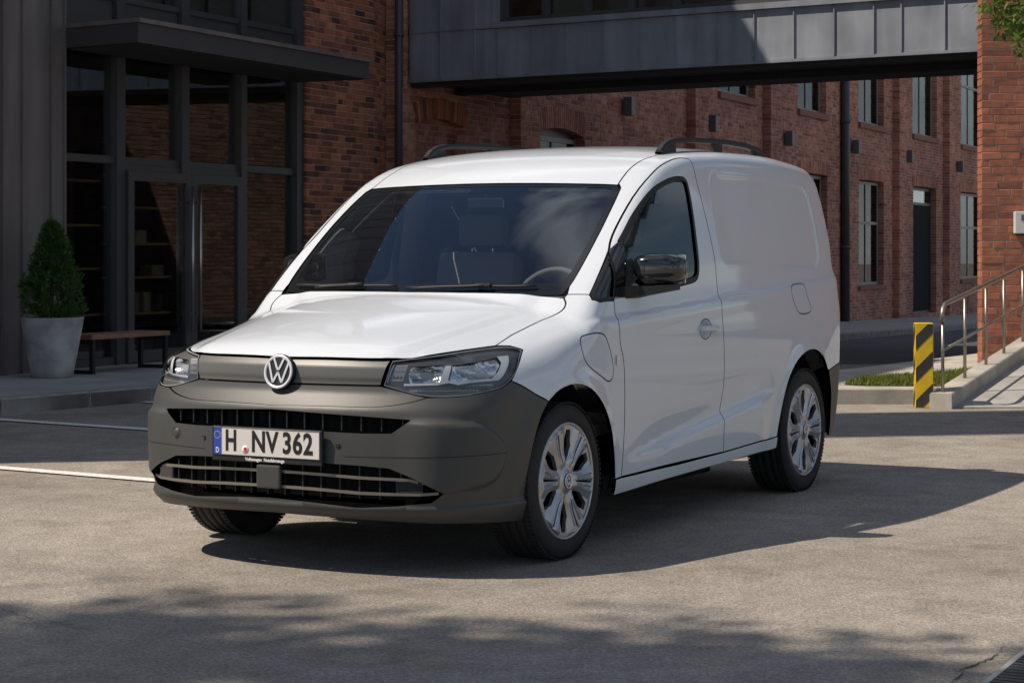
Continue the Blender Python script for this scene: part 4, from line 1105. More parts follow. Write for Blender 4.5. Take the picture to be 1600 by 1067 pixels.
# island with grass, ramp
isl = [(1.2, 17.17), (3.55, 17.17), (6.9, 24.0), (5.4, 23.2), (3.2, 19.8), (1.2, 18.9)]
sheet('island_paving', isl, .128, CONC2, th=.16)
kerb_run([(1.2, 17.05), (3.44, 17.05)], .134, .14, CONC2, 1.15, 1)
gr_poly = np.array([(2.85, 17.55), (2.98, 18.0), (3.42, 18.35), (4.3, 19.3), (5.0, 20.6), (5.15, 20.5), (4.05, 18.15), (3.6, 17.35), (3.0, 17.40)])
GRS = mat('grass', (.10, .15, .02), .8)
sheet('soil', [tuple(p) for p in gr_poly], .133, mat('soil', (.05, .06, .02), .95))
gb_ = MB(); rg = random.Random(3); k = 0
lo, hi = gr_poly.min(0), gr_poly.max(0)
pts = rng.uniform(lo, hi, (42000, 2)); pts = pts[inside(pts, gr_poly)]
edge_ = dist_poly(pts, gr_poly)
for (x, z), e_ in zip(pts, edge_):
    hgt = (.035+.055*rg.random())*min(1, .45+e_*4); a = rg.uniform(0, 6.28); w = .006; lx, ly = rg.gauss(0, .018), rg.gauss(0, .018)
    p = Wc(x, z, .130); gb_.add([p+Vector((math.cos(a)*w, math.sin(a)*w, 0)), p-Vector((math.cos(a)*w, math.sin(a)*w, 0)), p+Vector((lx, ly, hgt))], [(0, 1, 2)])
def leaf_mat(name, cols, trans=.25, rough=.5):
    m = bpy.data.materials.new(name); m.use_nodes = True; n = m.node_tree; b = n.nodes['Principled BSDF']; b.inputs['Roughness'].default_value = rough
    g = n.nodes.new('ShaderNodeNewGeometry'); r = n.nodes.new('ShaderNodeValToRGB'); n.links.new(g.outputs['Random Per Island'], r.inputs[0]); e = r.color_ramp.elements
    e[0].color = (*cols[0], 1); e[1].color = (*cols[-1], 1)
    for i, c in enumerate(cols[1:-1]): q = e.new((i+1)/(len(cols)-1)); q.color = (*c, 1)
    n.links.new(r.outputs[0], b.inputs['Base Color'])
    t = n.nodes.new('ShaderNodeBsdfTranslucent'); n.links.new(r.outputs[0], t.inputs[0]); x = n.nodes.new('ShaderNodeMixShader'); x.inputs[0].default_value = trans
    o = n.nodes['Material Output']; n.links.new(b.outputs[0], x.inputs[1]); n.links.new(t.outputs[0], x.inputs[2]); n.links.new(x.outputs[0], o.inputs[0]); return m
tag(gb_.build('grass', leaf_mat('grass_blades', [(.09, .13, .02), (.16, .21, .03), (.24, .26, .05), (.12, .17, .02)], .3)), kind='stuff')
# ramp: sloping floor and upstand
RD = Vector((1.35, 2.80)).normalized(); RP = Vector((3.49, 16.62)); SL = .093
def rp(s, o_): p = RP+RD*s+Vector((RD.y, -RD.x))*o_; return (p.x, p.y)
RS = thing('ramp', 'pale concrete access ramp with raised edge climbing right beside the grass', 'ramp', Wc(*rp(0, 0)), 0)
mb = MB(); inv = Wc(*rp(0, 0))
def rel(p): return p-inv
V = []
for s in (-.05, 7.0):
    h = max(0, s)*SL+.125
    for o_, hh in ((-.09, -.05), (-.09, h-.01), (-.08, h), (.08, h), (.09, h-.01), (.09, -.05)): V.append(rel(Wc(*rp(s, o_), hh)))
mb.add(V, [(i, i+1, i+7, i+6) for i in range(5)]+[tuple(range(6)), tuple(range(6, 12))]); mb.build('upstand', CONC2, RS, fix=True)
mb = MB(); A_ = [rp(.02, .09), (7.5, 16.75), (9.1, 21.0), rp(4.7, .09)]; Hh = [.012, .012, .45, .45]; mb.add([rel(Wc(*p, h)) for p, h in zip(A_, Hh)]+[rel(Wc(*p, -.05)) for p in A_], [(0, 1, 2, 3), (0, 4, 5, 1), (1, 5, 6, 2), (2, 6, 7, 3), (3, 7, 4, 0)])
mb.build('ramp_floor', CONC, RS, fix=True)
# railing
RSTEEL = mat('dull_steel', (.36, .32, .27), .42, metal=.9, noise=(20, .15))
RL = thing('handrail', 'stainless steel handrail with five posts climbing the ramp', 'railing', Wc(*rp(0, 0), .12)); inv = Wc(*rp(0, 0), .12)
ss_ = []
for u in (1473, 1507.6, 1540.6, 1568.6, 1598, 1628):
    k = (u-800)/3200; s = (k*RP.y-RP.x)/(RD.x-k*RD.y); ss_.append(s)
for s in ss_:
    h = .12+s*SL; hp = .68 if s > .1 else .60
    mb = MB(); mb.tube([rel(Wc(*rp(s, 0), h)), rel(Wc(*rp(s, 0), h+hp))], .014, 10); mb.lathe([(.03, .006), (.03, 0)], 12, 'z', tuple(rel(Wc(*rp(s, 0), h)))); mb.build('post', RSTEEL, RL)
for nm, hh, r_, s0 in (('top_rail', .715, .019, .10), ('mid_rail', .345, .012, .0)):
    P = [rel(Wc(*rp(s, 0), .12+s*SL+hh)) for s in (s0, 2, 5.5)]
    if nm == 'top_rail': P = [rel(Wc(*rp(0, 0), .12+.58)), rel(Wc(*rp(0, 0), .12+.64)), rel(Wc(*rp(.03, 0), .12+.69))]+P
    mb = MB(); mb.tube(P, r_, 12); mb.build(nm, RSTEEL, RL)
# striped bollard
BO = thing('striped_post', 'square yellow post with black diagonal stripes beside the handrail', 'bollard', Wc(3.36, 16.72, 0), heading(1, -.10))
YEL = mat('safety_yellow', (.80, .52, .02), .5, noise=(12, .12)); BLK = mat('worn_black', (.045, .042, .038), .6, noise=(12, .2))
bw, bh = .073, .69
mb = MB(); mb.box((0, 0, bh/2), (2*bw, 2*bw, bh), bev=.006); mb.build('post_body', YEL, BO)
def clip_poly(poly, z0, z1):
    def cl(P, f_):
        o = []
        for i in range(len(P)):
            a, b = P[i], P[(i+1) % len(P)]; fa, fb = f_(a), f_(b)
            if fa >= 0: o.append(a)
            if fa*fb < 0: t = fa/(fa-fb); o.append((a[0]+(b[0]-a[0])*t, a[1]+(b[1]-a[1])*t))
        return o
    P = cl(poly, lambda p: p[1]-z0); return cl(P, lambda p: z1-p[1]) if P else P
for k in range(-1, 4):
    z0 = .005+k*.262-.06
    for fc in range(4):
        P = clip_poly([(-bw+.004, z0), (bw-.004, z0+.14), (bw-.004, z0+.14+.118), (-bw+.004, z0+.118)], .006, bh-.006)
        if len(P) < 3: continue
        mb = MB(); mb.prism(P, 0, .0018, lambda a, b, d: (a, -bw-d, b)); o = mb.build('stripe', BLK, BO, fix=True); o.rotation_euler = (0, 0, fc*math.pi/2)

# ---------------------------------------------------------------- shopfront building (left)
P0 = (-4.64, 19.27)
def kt(u, X0, Z0, dx, dz): k = (u-800)/3200; return (k*Z0-X0)/(dx-k*dz)
def ft(u): return kt(u, P0[0], P0[1], AX, AZ)
def fh(u, v, X0=P0[0], Z0=P0[1], dx=AX, dz=AZ): t = kt(u, X0, Z0, dx, dz); return 1.288-(v-390)*(Z0+t*dz)/3200
SB = thing('shop_building', 'dark metal and glass shopfront building with double doors and canopy', 'building', Wc(*P0), heading(AX, AZ))
TG0, TG1 = ft(99), ft(478)
SH = 11.8; T_END = -8.6
bx(SB, 'roof', T_END, TG1+1.0, .3, 7, SH-.1, SH, METAL)
bx(SB, 'roof_shadow_block', -8.1, -6.1, .32, .95, SH-.05, 17.0, METAL)  # unseen block added on the roof to cast a shadow band across the yard
bx(SB, 'end_wall', T_END, T_END+.2, .02, 7, 0, SH, METAL)
# metal wall: sheets between standing seams
seams = [ft(u) for u in (99, 78, 33, 2)]
while seams[-1] > T_END+.3: seams.append(seams[-1]-.42)
seams.append(T_END)
for i in range(len(seams)-1): bx(SB, 'cladding_sheet', seams[i+1]+.006, seams[i]-.006, 0, .04, .118, SH, METAL)
for s in seams[:-1]: bx(SB, 'standing_seam', s-.008, s+.008, -.03, .04, .118, SH, METAL)
bx(SB, 'backing_wall', T_END, TG0-.02, .05, .25, 0, SH, METAL)
bx(SB, 'reveal', TG0-.004, TG0+.02, .0, .16, .118, SH, METAL)
# glazing: mullions and transoms
mul = [(187, 200), (288, 300), (381, 390), (468, 478)]
MU = [((ft(a), ft(b))) for a, b in mul]
hT = (fh(100, 248), fh(100, 238))            # transom heights, taken level
h0_ = .5*(fh(100, 248)+fh(470, 276)); h1_ = h0_+.075
hU = fh(300, 8)
y0, y1 = .06, .16
cols = [TG0+.02]+[q for m_ in MU for q in m_]
for a, b in MU: bx(SB, 'mullion', a, b, y0-.03, y1, .118, SH-.2, FRAME)
bays = [(TG0+.02, MU[0][0]), (MU[0][1], MU[1][0]), (MU[1][1], MU[2][0]), (MU[2][1], MU[3][0])]
hS0 = h0_+1.05       # canopy soffit zone
up = [fh(200, 0)-.05, 0]; hw0 = fh(330, 20)
for i, (a, b) in enumerate(bays):
    bx(SB, 'transom', a+.001, b-.001, y0, y1, h0_, h1_, FRAME)
    zs = [(h1_, 3.40, 'glass'), (3.46, hw0-.06, 'panel'), (hw0, hw0+2.0, 'glass'), (hw0+2.06, hw0+3.1, 'panel'), (hw0+3.15, hw0+5.2, 'glass'), (hw0+5.25, SH-.2, 'panel')]
    for z0, z1, kd in zs:
        if kd == 'glass': bx(SB, 'window_pane', a-.002, b+.002, .105, .113, z0, z1, GLZ)
        else: bx(SB, 'spandrel_panel', a+.004, b-.004, .085, .12, z0, z1, FRAME)
    for z in (3.40, hw0-.06, hw0+2.0, hw0+3.1, hw0+5.2): bx(SB, 'transom', a+.001, b-.001, y0, y1, z, z+.06, FRAME)
    if i in (0, 3):
        bx(SB, 'window_pane', a-.002, b+.002, .105, .113, .20, h0_+.002, GLZ); bx(SB, 'transom', a+.001, b-.001, y0, y1, .118, .20, FRAME)
# double doors in bays 1 and 2
da, db = bays[1][0], bays[2][1]; dtop = h0_-.06; bx(SB, 'door_frame', da, db, y0-.01, y1, dtop, h0_-.002, FRAME)
dm = (ft(297)+ft(303))/2
# middle mullion stops above the doors: the pair fills the opening
for a, b, hs, hnd in ((da+.01, dm-.003, 1, ft(297)-.03), (dm+.003, db-.01, -1, ft(314)+.02)):
    DR = bpy.data.objects.new('door', None); COL.objects.link(DR); DR.parent = SB
    fw = .105; z0, z1 = .13, dtop-.004
    bx(DR, 'stile', a, a+fw, .00, .05, z0, z1, FRAME); bx(DR, 'stile', b-fw, b, .00, .05, z0, z1, FRAME); bx(DR, 'rail', a+fw, b-fw, .001, .049, z1-.10, z1, FRAME); bx(DR, 'rail', a+fw, b-fw, .001, .049, z0, z0+.12, FRAME)
    bx(DR, 'pane', a+fw-.002, b-fw+.002, .02, .028, z0+.118, z1-.098, GLZ)
    xh = dm-.075*hs; hb = MB(); hb.tube([(xh, -.06, .42), (xh, -.06, fh(297, 292))], .016, 12)
    for z in (.6, fh(297, 292)-.17): hb.tube([(xh, -.06, z), (xh, .005, z)], .008, 8)
    tag(hb.build('handle', STEEL, DR))
# room behind the glass
RM = mat('room_wall', (.16, .12, .09), .8, noise=(2, .2)); bx(SB, 'room_back', TG0, MU[3][1], 3.2, 3.3, 0, 6.4, RM); bx(SB, 'room_side', TG0-.1, TG0, .26, 3.2, 0, 6.4, RM); bx(SB, 'room_side', MU[3][1], MU[3][1]+.1, .26, 3.2, 0, 6.4, RM)
bx(SB, 'room_floor', TG0, MU[3][1], .2, 3.2, .06, .117, mat('room_floor', (.12, .10, .08), .4)); bx(SB, 'room_ceiling', TG0, MU[3][1], .2, 3.2, 3.42, 3.5, RM)
WOODP = mat('shelf_wood', (.66, .50, .28), .6, noise=(8, .2)); CARD = mat('card_box', (.50, .42, .28), .8)
def shelf(t0, t1, ydep, hs, label, boxes, seed):
    c = Wc(*P0)+Vector((0, 0, .117)); hd = heading(AX, AZ); r = random.Random(seed)
    S = thing('shelf_unit', label, 'shelves'); S.parent = None
    M_ = Matrix.Translation(Wc(*P0)) @ Matrix.Rotation(hd, 4, 'Z') @ Matrix.Translation((t0, ydep, .117)); S.matrix_world = M_
    for h in hs: bx(S, 'shelf_board', 0, t1-t0, 0, .32, h, h+.025, WOODP)
    for x in (0, t1-t0-.03): bx(S, 'upright', x, x+.03, .0, .33, 0, hs[-1]+.35, DARK)
    for (x, h, w, d, z, mt, lb) in boxes:
        b_ = MB(); b_.box((0, 0, z/2), (w, d, z), bev=.008); o = b_.build('storage_box', mt); o.matrix_world = M_ @ Matrix.Translation((x, .16, h+.0255)); tag(o, lb, 'box')
PALE = mat('pale_box', (.75, .66, .48), .8); GRN = mat('dull_pot', (.12, .16, .10), .7)
shelf(ft(205), ft(292), 1.1, (.45, .95, 1.42, 1.9), 'wooden shelves behind the left door leaf', [(.35, 1.42, .40, .05, .36, PALE, 'framed pale drawing on the shelf behind the left door leaf')], 1)
shelf(ft(305), ft(385), .9, (.45, .85, 1.22, 1.62, 1.98), 'wooden shelves behind the right door leaf', [(.32, .45, .13, .15, .22, CARD, 'brown box on the lowest shelf, left one behind the right door leaf'), (.55, .45, .13, .15, .22, PALE, 'pale box on the lowest shelf, middle one behind the right door leaf'), (.80, .45, .10, .15, .19, GRN, 'green box on the lowest shelf, right one behind the right door leaf'), (.75, .85, .22, .16, .12, CARD, 'flat brown box on the second shelf behind the right door leaf'), (.40, 1.22, .2, .2, .14, PALE, 'pale box on the third shelf behind the right door leaf')], 2)
shelf(ft(112), ft(180), 1.0, (.75, 1.12, 1.62), 'dark shelves behind the window left of the doors', [(.30, 1.12, .16, .1, .26, CARD, 'brown frame on the shelf left of the doors'), (.55, 1.12, .16, .1, .26, PALE, 'pale frame on the shelf left of the doors')], 3)
# canopy
tcan = ft(100); pc = (P0[0]+tcan*AX, P0[1]+tcan*AZ)
def on_b(u, p): k = (u-800)/3200; return (k*p[1]-p[0])/(BX-k*BZ)
dep = on_b(216, pc); cf = (pc[0]+BX*dep, pc[1]+BZ*dep)
ctop = 1.288+(390-28.2)*cf[1]/3200; cbot = 1.288+(390-66.5)*cf[1]/3200
tr_ = kt(577, cf[0], cf[1], AX, AZ); ce = (cf[0]+tr_*AX, cf[1]+tr_*AZ); dn = (AZ, -AX)
off_ = (cf[0]-pc[0])*AZ-(cf[1]-pc[1])*AX
CA = bpy.data.objects.new('canopy', None); COL.objects.link(CA); CA.parent = SB
def loc(X, Z, h): d = Vector((X-P0[0], Z-P0[1])); return (d.x*AX+d.y*AZ, -(d.x*AZ-d.y*AX), h)
q = [loc(*pc, 0), loc(*cf, 0), loc(*ce, 0), (loc(*ce, 0)[0], 0.03, 0)]
q[0] = (q[0][0], .0, 0)
mb = MB(); mb.prism([(p[0], p[1]) for p in q], cbot, ctop-.045, lambda a, b, d: (a, b, d)); mb.build('canopy_body', FRAME, CA, fix=True)
qq = [(q[0][0]-.01, q[0][1]), (q[1][0]-.02, q[1][1]-.03), (q[2][0]+.03, q[2][1]-.03), (q[3][0]+.03, q[3][1])]
mb = MB(); mb.prism(qq, ctop-.043, ctop, lambda a, b, d: (a, b, d)); mb.build('canopy_cap', METAL, CA, fix=True)
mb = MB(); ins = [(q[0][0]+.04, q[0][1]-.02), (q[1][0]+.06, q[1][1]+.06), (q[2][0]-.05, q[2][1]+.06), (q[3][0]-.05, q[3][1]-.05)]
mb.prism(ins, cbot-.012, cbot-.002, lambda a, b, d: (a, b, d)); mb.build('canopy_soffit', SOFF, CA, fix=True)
# brick pier at the corner of the shop
tb0, tb1 = ft(478), ft(584)
vis = lambda t, h: (.9 < h < 5.0)
wl = brick_wall('brick_pier', 'tall old brick pier between shopfront and drainpipe', 'wall', P0[0], P0[1], AX, AZ, tb0+.01, tb1, .12, 7.7, single=lambda t, h: 1.2 < h < 4.35, seed=5)
pe = (P0[0]+tb1*AX, P0[1]+tb1*AZ); a2 = Vector((.84, 2.9)).normalized()   # the face round the corner
a2 = Vector((.183, .983)); k = (617-800)/3200; L2 = kt(617, pe[0], pe[1], a2.x, a2.y)
print('pier return', L2)
w2 = brick_wall('brick_pier_return', 'narrow brick face turning the corner left of the drainpipe', 'wall', pe[0], pe[1], a2.x, a2.y, .005, max(.3, L2), .12, 7.7, single=lambda t, h: 1.9 < h < 4.35, seed=6)
# drainpipe
pp = Vector(pe)+a2*max(.3, L2); kp = (623.5-800)/3200; zl = (LWZ*AX-LWX*AZ)/(AX-AZ*kp); zp = min(pp.y, zl)-.16; dpx = (kp*zp, zp); print('pipe', pp, zl)
DP = thing('drainpipe', 'dark drainpipe between the brick pier and the arched wall', 'drainpipe', Wc(*dpx, .1))
scale_ = 3200/dpx[1]; mb = MB(); mb.tube([(0, 0, 0), (0, 0, 7.5)], 6.5/scale_, 14); mb.build('pipe', FRAME, DP)
for z in (1.9, 3.9): mb = MB(); mb.lathe([(6.7/scale_, z), (8.2/scale_, z), (8.2/scale_, z+.05), (6.7/scale_, z+.05)], 14, 'z'); mb.build('bracket', FRAME, DP)
# ---------------------------------------------------------------- the long brick range
def lu(u): return kt(u, LWX, LWZ, AX, AZ)
def lh(u, v): return fh(u, v, LWX, LWZ, AX, AZ)
ops = []
lt0 = lu(618)
upw = [(1123, 1180), (1247, 1291), (1342, 1381), (1426, 1464), (1502, 1538)]
hs_ = sum((lh(1150, 154), lh(1273, 180), lh(1364, 201), lh(1444, 217), lh(1516, 231)))/5
low_ = [(1252, 1293), (1342, 1381), (1501, 1538)]
lt_ = sum((lh(1362, 283), lh(1516, 302), lh(1270, 268)))/3; lb_ = (lh(1362, 439.5)+lh(1516, 441))/2
UW = [(lu(a), lu(b), hs_+.06, hs_+2.9) for a, b in upw]
LWn = [(lu(a), lu(b), lb_, lt_-.02, 0) for a, b in low_]
DOOR = (lu(1427), lu(1463), -.38, lt_-.02, 0)
AW = (lu(836), lu(914), 1.2, lh(875, 201)+.10, .22)
BA = (lu(650), lu(727), -.5, lh(688, 186)+.10, .20)
ops = UW+LWn+[DOOR, AW, BA]
# further bays hidden by the van or beyond the frame, so that the range reads from the side
LR = brick_wall('brick_range', 'long two storey red brick range with tall windows behind the van', 'building', LWX, LWZ, AX, AZ, lt0, lu(1533)+6, -.6, 8.25, openings=ops, m=BRK2, seed=11, irregular=True)
bx(LR, 'inner_wall', lt0, lu(1533)+6, .9, 1.0, -.6, 8.4, DARK); bx(LR, 'coping', lt0, lu(1533)+6, -.05, .6, 8.3, 8.4, CONC); bx(LR, 'end_return', lt0, lt0+.15, .25, .9, -.6, 8.2, BRK2)
bx(LR, 'floor_slab', lt0+.2, lu(1533)+6, .25, .9, lt_+.4, lt_+.5, DARK)
SILL = mat('brick_sill', (.27, .12, .09), .85, noise=(10, .2))
FW1 = mat('pale_frame', (.30, .27, .26), .5); GL2 = glass_mat('range_glass', (.35, .35, .35), .5)
def window(a, b, z0, z1, door=False):
    W_ = bpy.data.objects.new('door' if door else 'window', None); COL.objects.link(W_); W_.parent = LR
    f0 = .14; fr = .07; m_ = FW1 if not door else FRAME
    bx(W_, 'jamb', a, a+fr, f0, f0+.06, z0, z1, m_); bx(W_, 'jamb', b-fr, b, f0, f0+.06, z0, z1, m_)
    bx(W_, 'head', a+fr, b-fr, f0+.001, f0+.059, z1-fr, z1, m_); bx(W_, 'bottom_rail', a+fr, b-fr, f0+.001, f0+.059, z0, z0+fr, m_)
    if not door:
        c = (a+b)/2; bx(W_, 'centre_bar', c-.025, c+.025, f0+.002, f0+.055, z0+fr, z1-fr, m_); zz = z0+(z1-z0)*.60
        bx(W_, 'crossbar', a+fr, c-.025, f0-.004, f0+.05, zz-.035, zz+.035, m_); bx(W_, 'crossbar', c+.025, b-fr, f0-.004, f0+.05, zz-.035, zz+.035, m_)
        for x0, x1 in ((a+fr, c-.025), (c+.025, b-fr)):
            for y0_, y1_ in ((z0+fr, zz-.035), (zz+.035, z1-fr)): bx(W_, 'pane', x0-.002, x1+.002, f0+.02, f0+.026, y0_-.002, y1_+.002, GL2)
    else:
        bx(W_, 'leaf', a+fr, b-fr, f0+.01, f0+.05, z0+.02, z1-.45, mat('grey_door', (.025, .025, .03), .9, spec=.1)); bx(W_, 'crossbar', a+fr, b-fr, f0-.003, f0+.05, z1-.45, z1-.38, m_); bx(W_, 'pane', a+fr, b-fr, f0+.02, f0+.026, z1-.38, z1-fr, GLZ)
        b_ = MB(); b_.box((0, 0, 0), (.03, .05, .25), bev=.008); b_.build('handle', DARK, W_, ((a+fr)+.12, f0-.02, z0+1.05))
    return W_
def arch_head(a, b, z, rise):
    n_ = 10; P = [(a+.01, z+.002)]+[(a+(b-a)*i/n_, z+.004+4*rise*(i/n_)*(1-i/n_)+.06) for i in range(n_+1)]+[(b-.01, z+.002)]
    mb = MB(); mb.prism(P, .16, .20, lambda p, q_, d: (p, d, q_)); mb.build('arch_head', FRAME, LR, fix=True)
for a, b, z0, z1 in UW:
    window(a+.01, b-.01, z0, z1); bx(LR, 'sill', a-.05, b+.05, -.06, .12, z0-.13, z0-.002, SILL, bev=.006)
for a, b, z0, z1, r_ in LWn: window(a+.01, b-.01, z0, z1-.01); soldier(LR, a-.10, b+.10, z1-.005, .02, .26, BRK2); bx(LR, 'sill', a-.05, b+.05, -.05, .12, z0-.10, z0-.002, SILL, bev=.006)
window(DOOR[0]+.01, DOOR[1]-.01, -.38, DOOR[3]-.01, True); soldier(LR, DOOR[0]-.10, DOOR[1]+.10, DOOR[3]-.005, .02, .26, BRK2)
window(AW[0]+.01, AW[1]-.01, AW[2], AW[3]-.23); arch_head(AW[0], AW[1], AW[3]-.23, .12); soldier(LR, AW[0]-.02, AW[1]+.02, AW[3]-.22, .12, .33, BRK2)
# piers standing out of the range
soldier(LR, BA[0]-.02, BA[1]+.02, BA[3]-.20, .10, .27, BRK)
brick_wall('x', '', '', LWX, LWZ, AX, AZ, BA[0]-.05, BA[1]+.05, -.5, BA[3], thing_=LR, seed=9, depth=.1, m=BRK2)
for o in LAST: o.location.y += .13; o.name = ('infill_mortar' if 'mortar' in o.name else 'infill')
for j, u in enumerate((797, 1073, 1192, 1395, 1474)):
    t = lu(u); PI_ = brick_wall('x', '', '', LWX, LWZ, AX, AZ, t, t+.7, -.6, 8.25, m=BRK2, thing_=LR, seed=20+j, depth=.17)
    for o in LAST: o.location.y -= .17; o.name = ('pier_mortar' if 'mortar' in o.name else 'pier')
DP2 = thing('drainpipe', 'dark drainpipe on the long brick range right of the van roof', 'drainpipe', Wc(*LW(lu(1314), .10), -.5)); mb = MB(); mb.tube([(0, 0, 0), (0, 0, 8.4)], .10, 12); mb.build('pipe', FRAME, DP2)
for z in (1.8, 4.6): mb = MB(); mb.lathe([(.103, z), (.125, z), (.125, z+.08), (.103, z+.08)], 12, 'z'); mb.build('bracket', FRAME, DP2)
LAMPM = mat('lamp_grey', (.13, .13, .14), .5)
names = ['grey box lamp on the brick wall left of the near roof rail', 'grey box lamp on the wall above the van roof rail', 'grey box lamp between the roof rail and the second upper window', 'grey box lamp just right of the long drainpipe', 'grey box lamp below the upper window second from the right', 'grey box lamp nearest the right brick corner']
for (u, v), nm in zip(((973, 167), (1105.5, 193.6), (1226, 216.7), (1331, 230), (1415, 244.7), (1495, 260.8)), names):
    t = lu(u); h = lh(u, v); L_ = thing('wall_lamp', nm, 'wall lamp', Wc(*LW(t, 0), h), heading(AX, AZ), 'box lamps along the long brick range')
    mb = MB(); mb.box((0, -.115, 0), (.17, .15, .31), bev=.015); mb.build('lamp_body', LAMPM, L_); mb = MB(); mb.box((0, -.02, 0), (.12, .04, .22)); mb.build('wall_plate', LAMPM, L_)

# ---------------------------------------------------------------- bridge
BZ0 = pp.y-.25; BX0 = (640-800)/3200*BZ0
def bu(u): return kt(u, BX0, BZ0, BX, BZ)
def bh_(u, v): return fh(u, v, BX0, BZ0, BX, BZ)
hb0 = (bh_(640, 127)+bh_(1531, 75))/2; TB1 = bu(1532.5)
hsl = (bh_(768, 45)+bh_(1409, 0))/2
BR_ = thing('link_bridge', 'grey metal clad bridge with a window band spanning between the buildings', 'bridge', Wc(BX0, BZ0), heading(BX, BZ)); BH = hb0+4.3; BD = 3.0
bs = [bu(u) for u in (640, 689, 742)]+[bu(u) for u in (779, 833, 887, 945, 1001.5, 1059, 1120, 1179, 1241, 1304, 1366, 1409, 1477)]+[TB1]
wl0 = bu(772)
sk_ = -(AX*BX+AZ*BZ)  # skew of the two directions
hm = (bh_(640, 52)+bh_(765, 45))/2
for i in range(len(bs)-1):
    a, b = bs[i]+.006, bs[i+1]-.006
    if b <= wl0+.2 and i < 2:
        bx(BR_, 'cladding_panel', a, b, 0, .03, hb0, hm-.005, BRIDGE); bx(BR_, 'cladding_panel', a, b, 0, .03, hm+.005, BH, BRIDGE)
    else: bx(BR_, 'cladding_panel', a, b, 0, .03, hb0, hsl-.004, BRIDGE)
bx(BR_, 'cladding_panel', bs[2]+.006, wl0-.006, 0, .03, hsl+.004, BH, BRIDGE)
for s in bs[1:-1]: bx(BR_, 'seam_rib', s-.007, s+.007, -.022, .03, hb0+.01, (hsl-.01 if s > wl0 else BH), BRIDGE)
bx(BR_, 'seam_rib', bs[0], wl0-.01, -.014, .02, hm-.009, hm+.009, BRIDGE)
bx(BR_, 'bottom_flashing', 0, TB1, -.028, .05, hb0-.035, hb0-.001, BRIDGE); bx(BR_, 'window_sill', wl0, TB1, -.05, .06, hsl, hsl+.07, BRIDGE)
bx(BR_, 'window_jamb', wl0, wl0+.07, -.04, .15, hsl+.071, BH, BRIDGE); bx(BR_, 'lintel', wl0, TB1, -.02, .06, hsl+2.3, BH, BRIDGE)
wx = wl0+.07; k = 0
while wx < TB1-.2:
    e = min(wx+.62, TB1); bx(BR_, 'window_pane', wx+.09, e, .075, .083, hsl+.12, hsl+2.3, GLZ); bx(BR_, 'window_frame', wx, wx+.09, .03, .13, hsl+.071, hsl+2.3, FRAME); wx = e
bx(BR_, 'window_frame', wl0+.07, TB1, .031, .129, hsl+.071, hsl+.13, FRAME)
def skew_box(name, x0, x1, y0, y1, z0, z1, m_):
    # plan parallelogram following the range direction
    dirA = Vector((AX*BX+AZ*BZ, -(AX*BZ*-1+AZ*BX)*-1))
    ax_, ay_ = AX*BX+AZ*BZ, (AZ*BX-AX*BZ)
    V = []
    for z in (z0, z1):
        for x, y in ((x0, y0), (x1, y0), (x1, y1), (x0, y1)): V.append((x+ax_*y, .03+ay_*y if y > 0 else .03, z))
    mb = MB(); mb.add(V, [(0, 3, 2, 1), (4, 5, 6, 7), (0, 1, 5, 4), (1, 2, 6, 5), (2, 3, 7, 6), (3, 0, 4, 7)]); return mb.build(name, m_, BR_, fix=True)
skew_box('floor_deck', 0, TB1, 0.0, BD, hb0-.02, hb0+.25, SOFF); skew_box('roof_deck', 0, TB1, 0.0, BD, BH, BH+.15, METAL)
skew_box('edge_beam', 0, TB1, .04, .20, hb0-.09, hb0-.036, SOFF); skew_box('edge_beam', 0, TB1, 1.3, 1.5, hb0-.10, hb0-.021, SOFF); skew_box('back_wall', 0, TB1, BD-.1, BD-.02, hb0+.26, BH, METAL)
skew_box('end_wall', -.03, 0, 0, BD, hb0-.02, BH, BRIDGE)
INB = mat('bridge_room', (.20, .15, .11), .8); bx(BR_, 'room_partition', wl0, TB1, 1.2, 1.25, hb0+.26, BH, INB)

# ---------------------------------------------------------------- right brick wall with meter box
BRK4 = brick_mat('shaded_side_brick', [(.03, .018, .015), (.07, .035, .025), (.10, .045, .032), (.05, .025, .02), (.12, .055, .04)]); MORT4 = mat('shaded_side_mortar', (.12, .105, .095), .95)  # side wall colours darkened as painted shade, so its reflection stays dim
RX, RZ = 4.77, 20.8
RW = brick_wall('right_brick_wall', 'sunlit orange brick wall at the right edge above the ramp', 'wall', RX, RZ, 1, -.03, 0, 9.0, .1, 5.6, m=BRK3, mm=MORT2, single=lambda t, h: t < .62 and .1 < h < 4.4, seed=31)
mb = MB(); mb.prism([(.26, .2), (9.0, .2), (13, 11.6), (.25+3.75, 11.6)], 0, 5.6, lambda a, b, d: (a, b, d)); mb.build('wall_body', MORT2, RW, fix=True)
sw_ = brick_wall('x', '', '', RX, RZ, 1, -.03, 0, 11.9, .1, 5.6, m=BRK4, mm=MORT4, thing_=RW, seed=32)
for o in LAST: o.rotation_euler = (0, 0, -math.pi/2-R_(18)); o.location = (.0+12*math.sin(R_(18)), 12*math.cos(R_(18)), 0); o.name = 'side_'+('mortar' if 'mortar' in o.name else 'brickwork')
bt0 = kt(1583, RX, RZ, 1, -.03); hbx = fh(1590, 348, RX, RZ, 1, -.03)
MBX = thing('meter_box', 'white meter box with a small grey display on the right brick wall', 'meter box', Wc(RX+bt0, RZ-.03*bt0, hbx), heading(1, -.03))
mb = MB(); mb.box((.15, -.05, 0), (.30, .09, .225), bev=.010); mb.build('case', mat('box_white', (.66, .66, .65), .5), MBX)
mb = MB(); mb.box((.086, -.097, .05), (.05, .006, .06), bev=.003); mb.build('display', LAMPM, MBX); mb = MB(); mb.box((.15, -.045, -.122), (.28, .07, .018)); mb.build('base_tray', DARK, MBX)

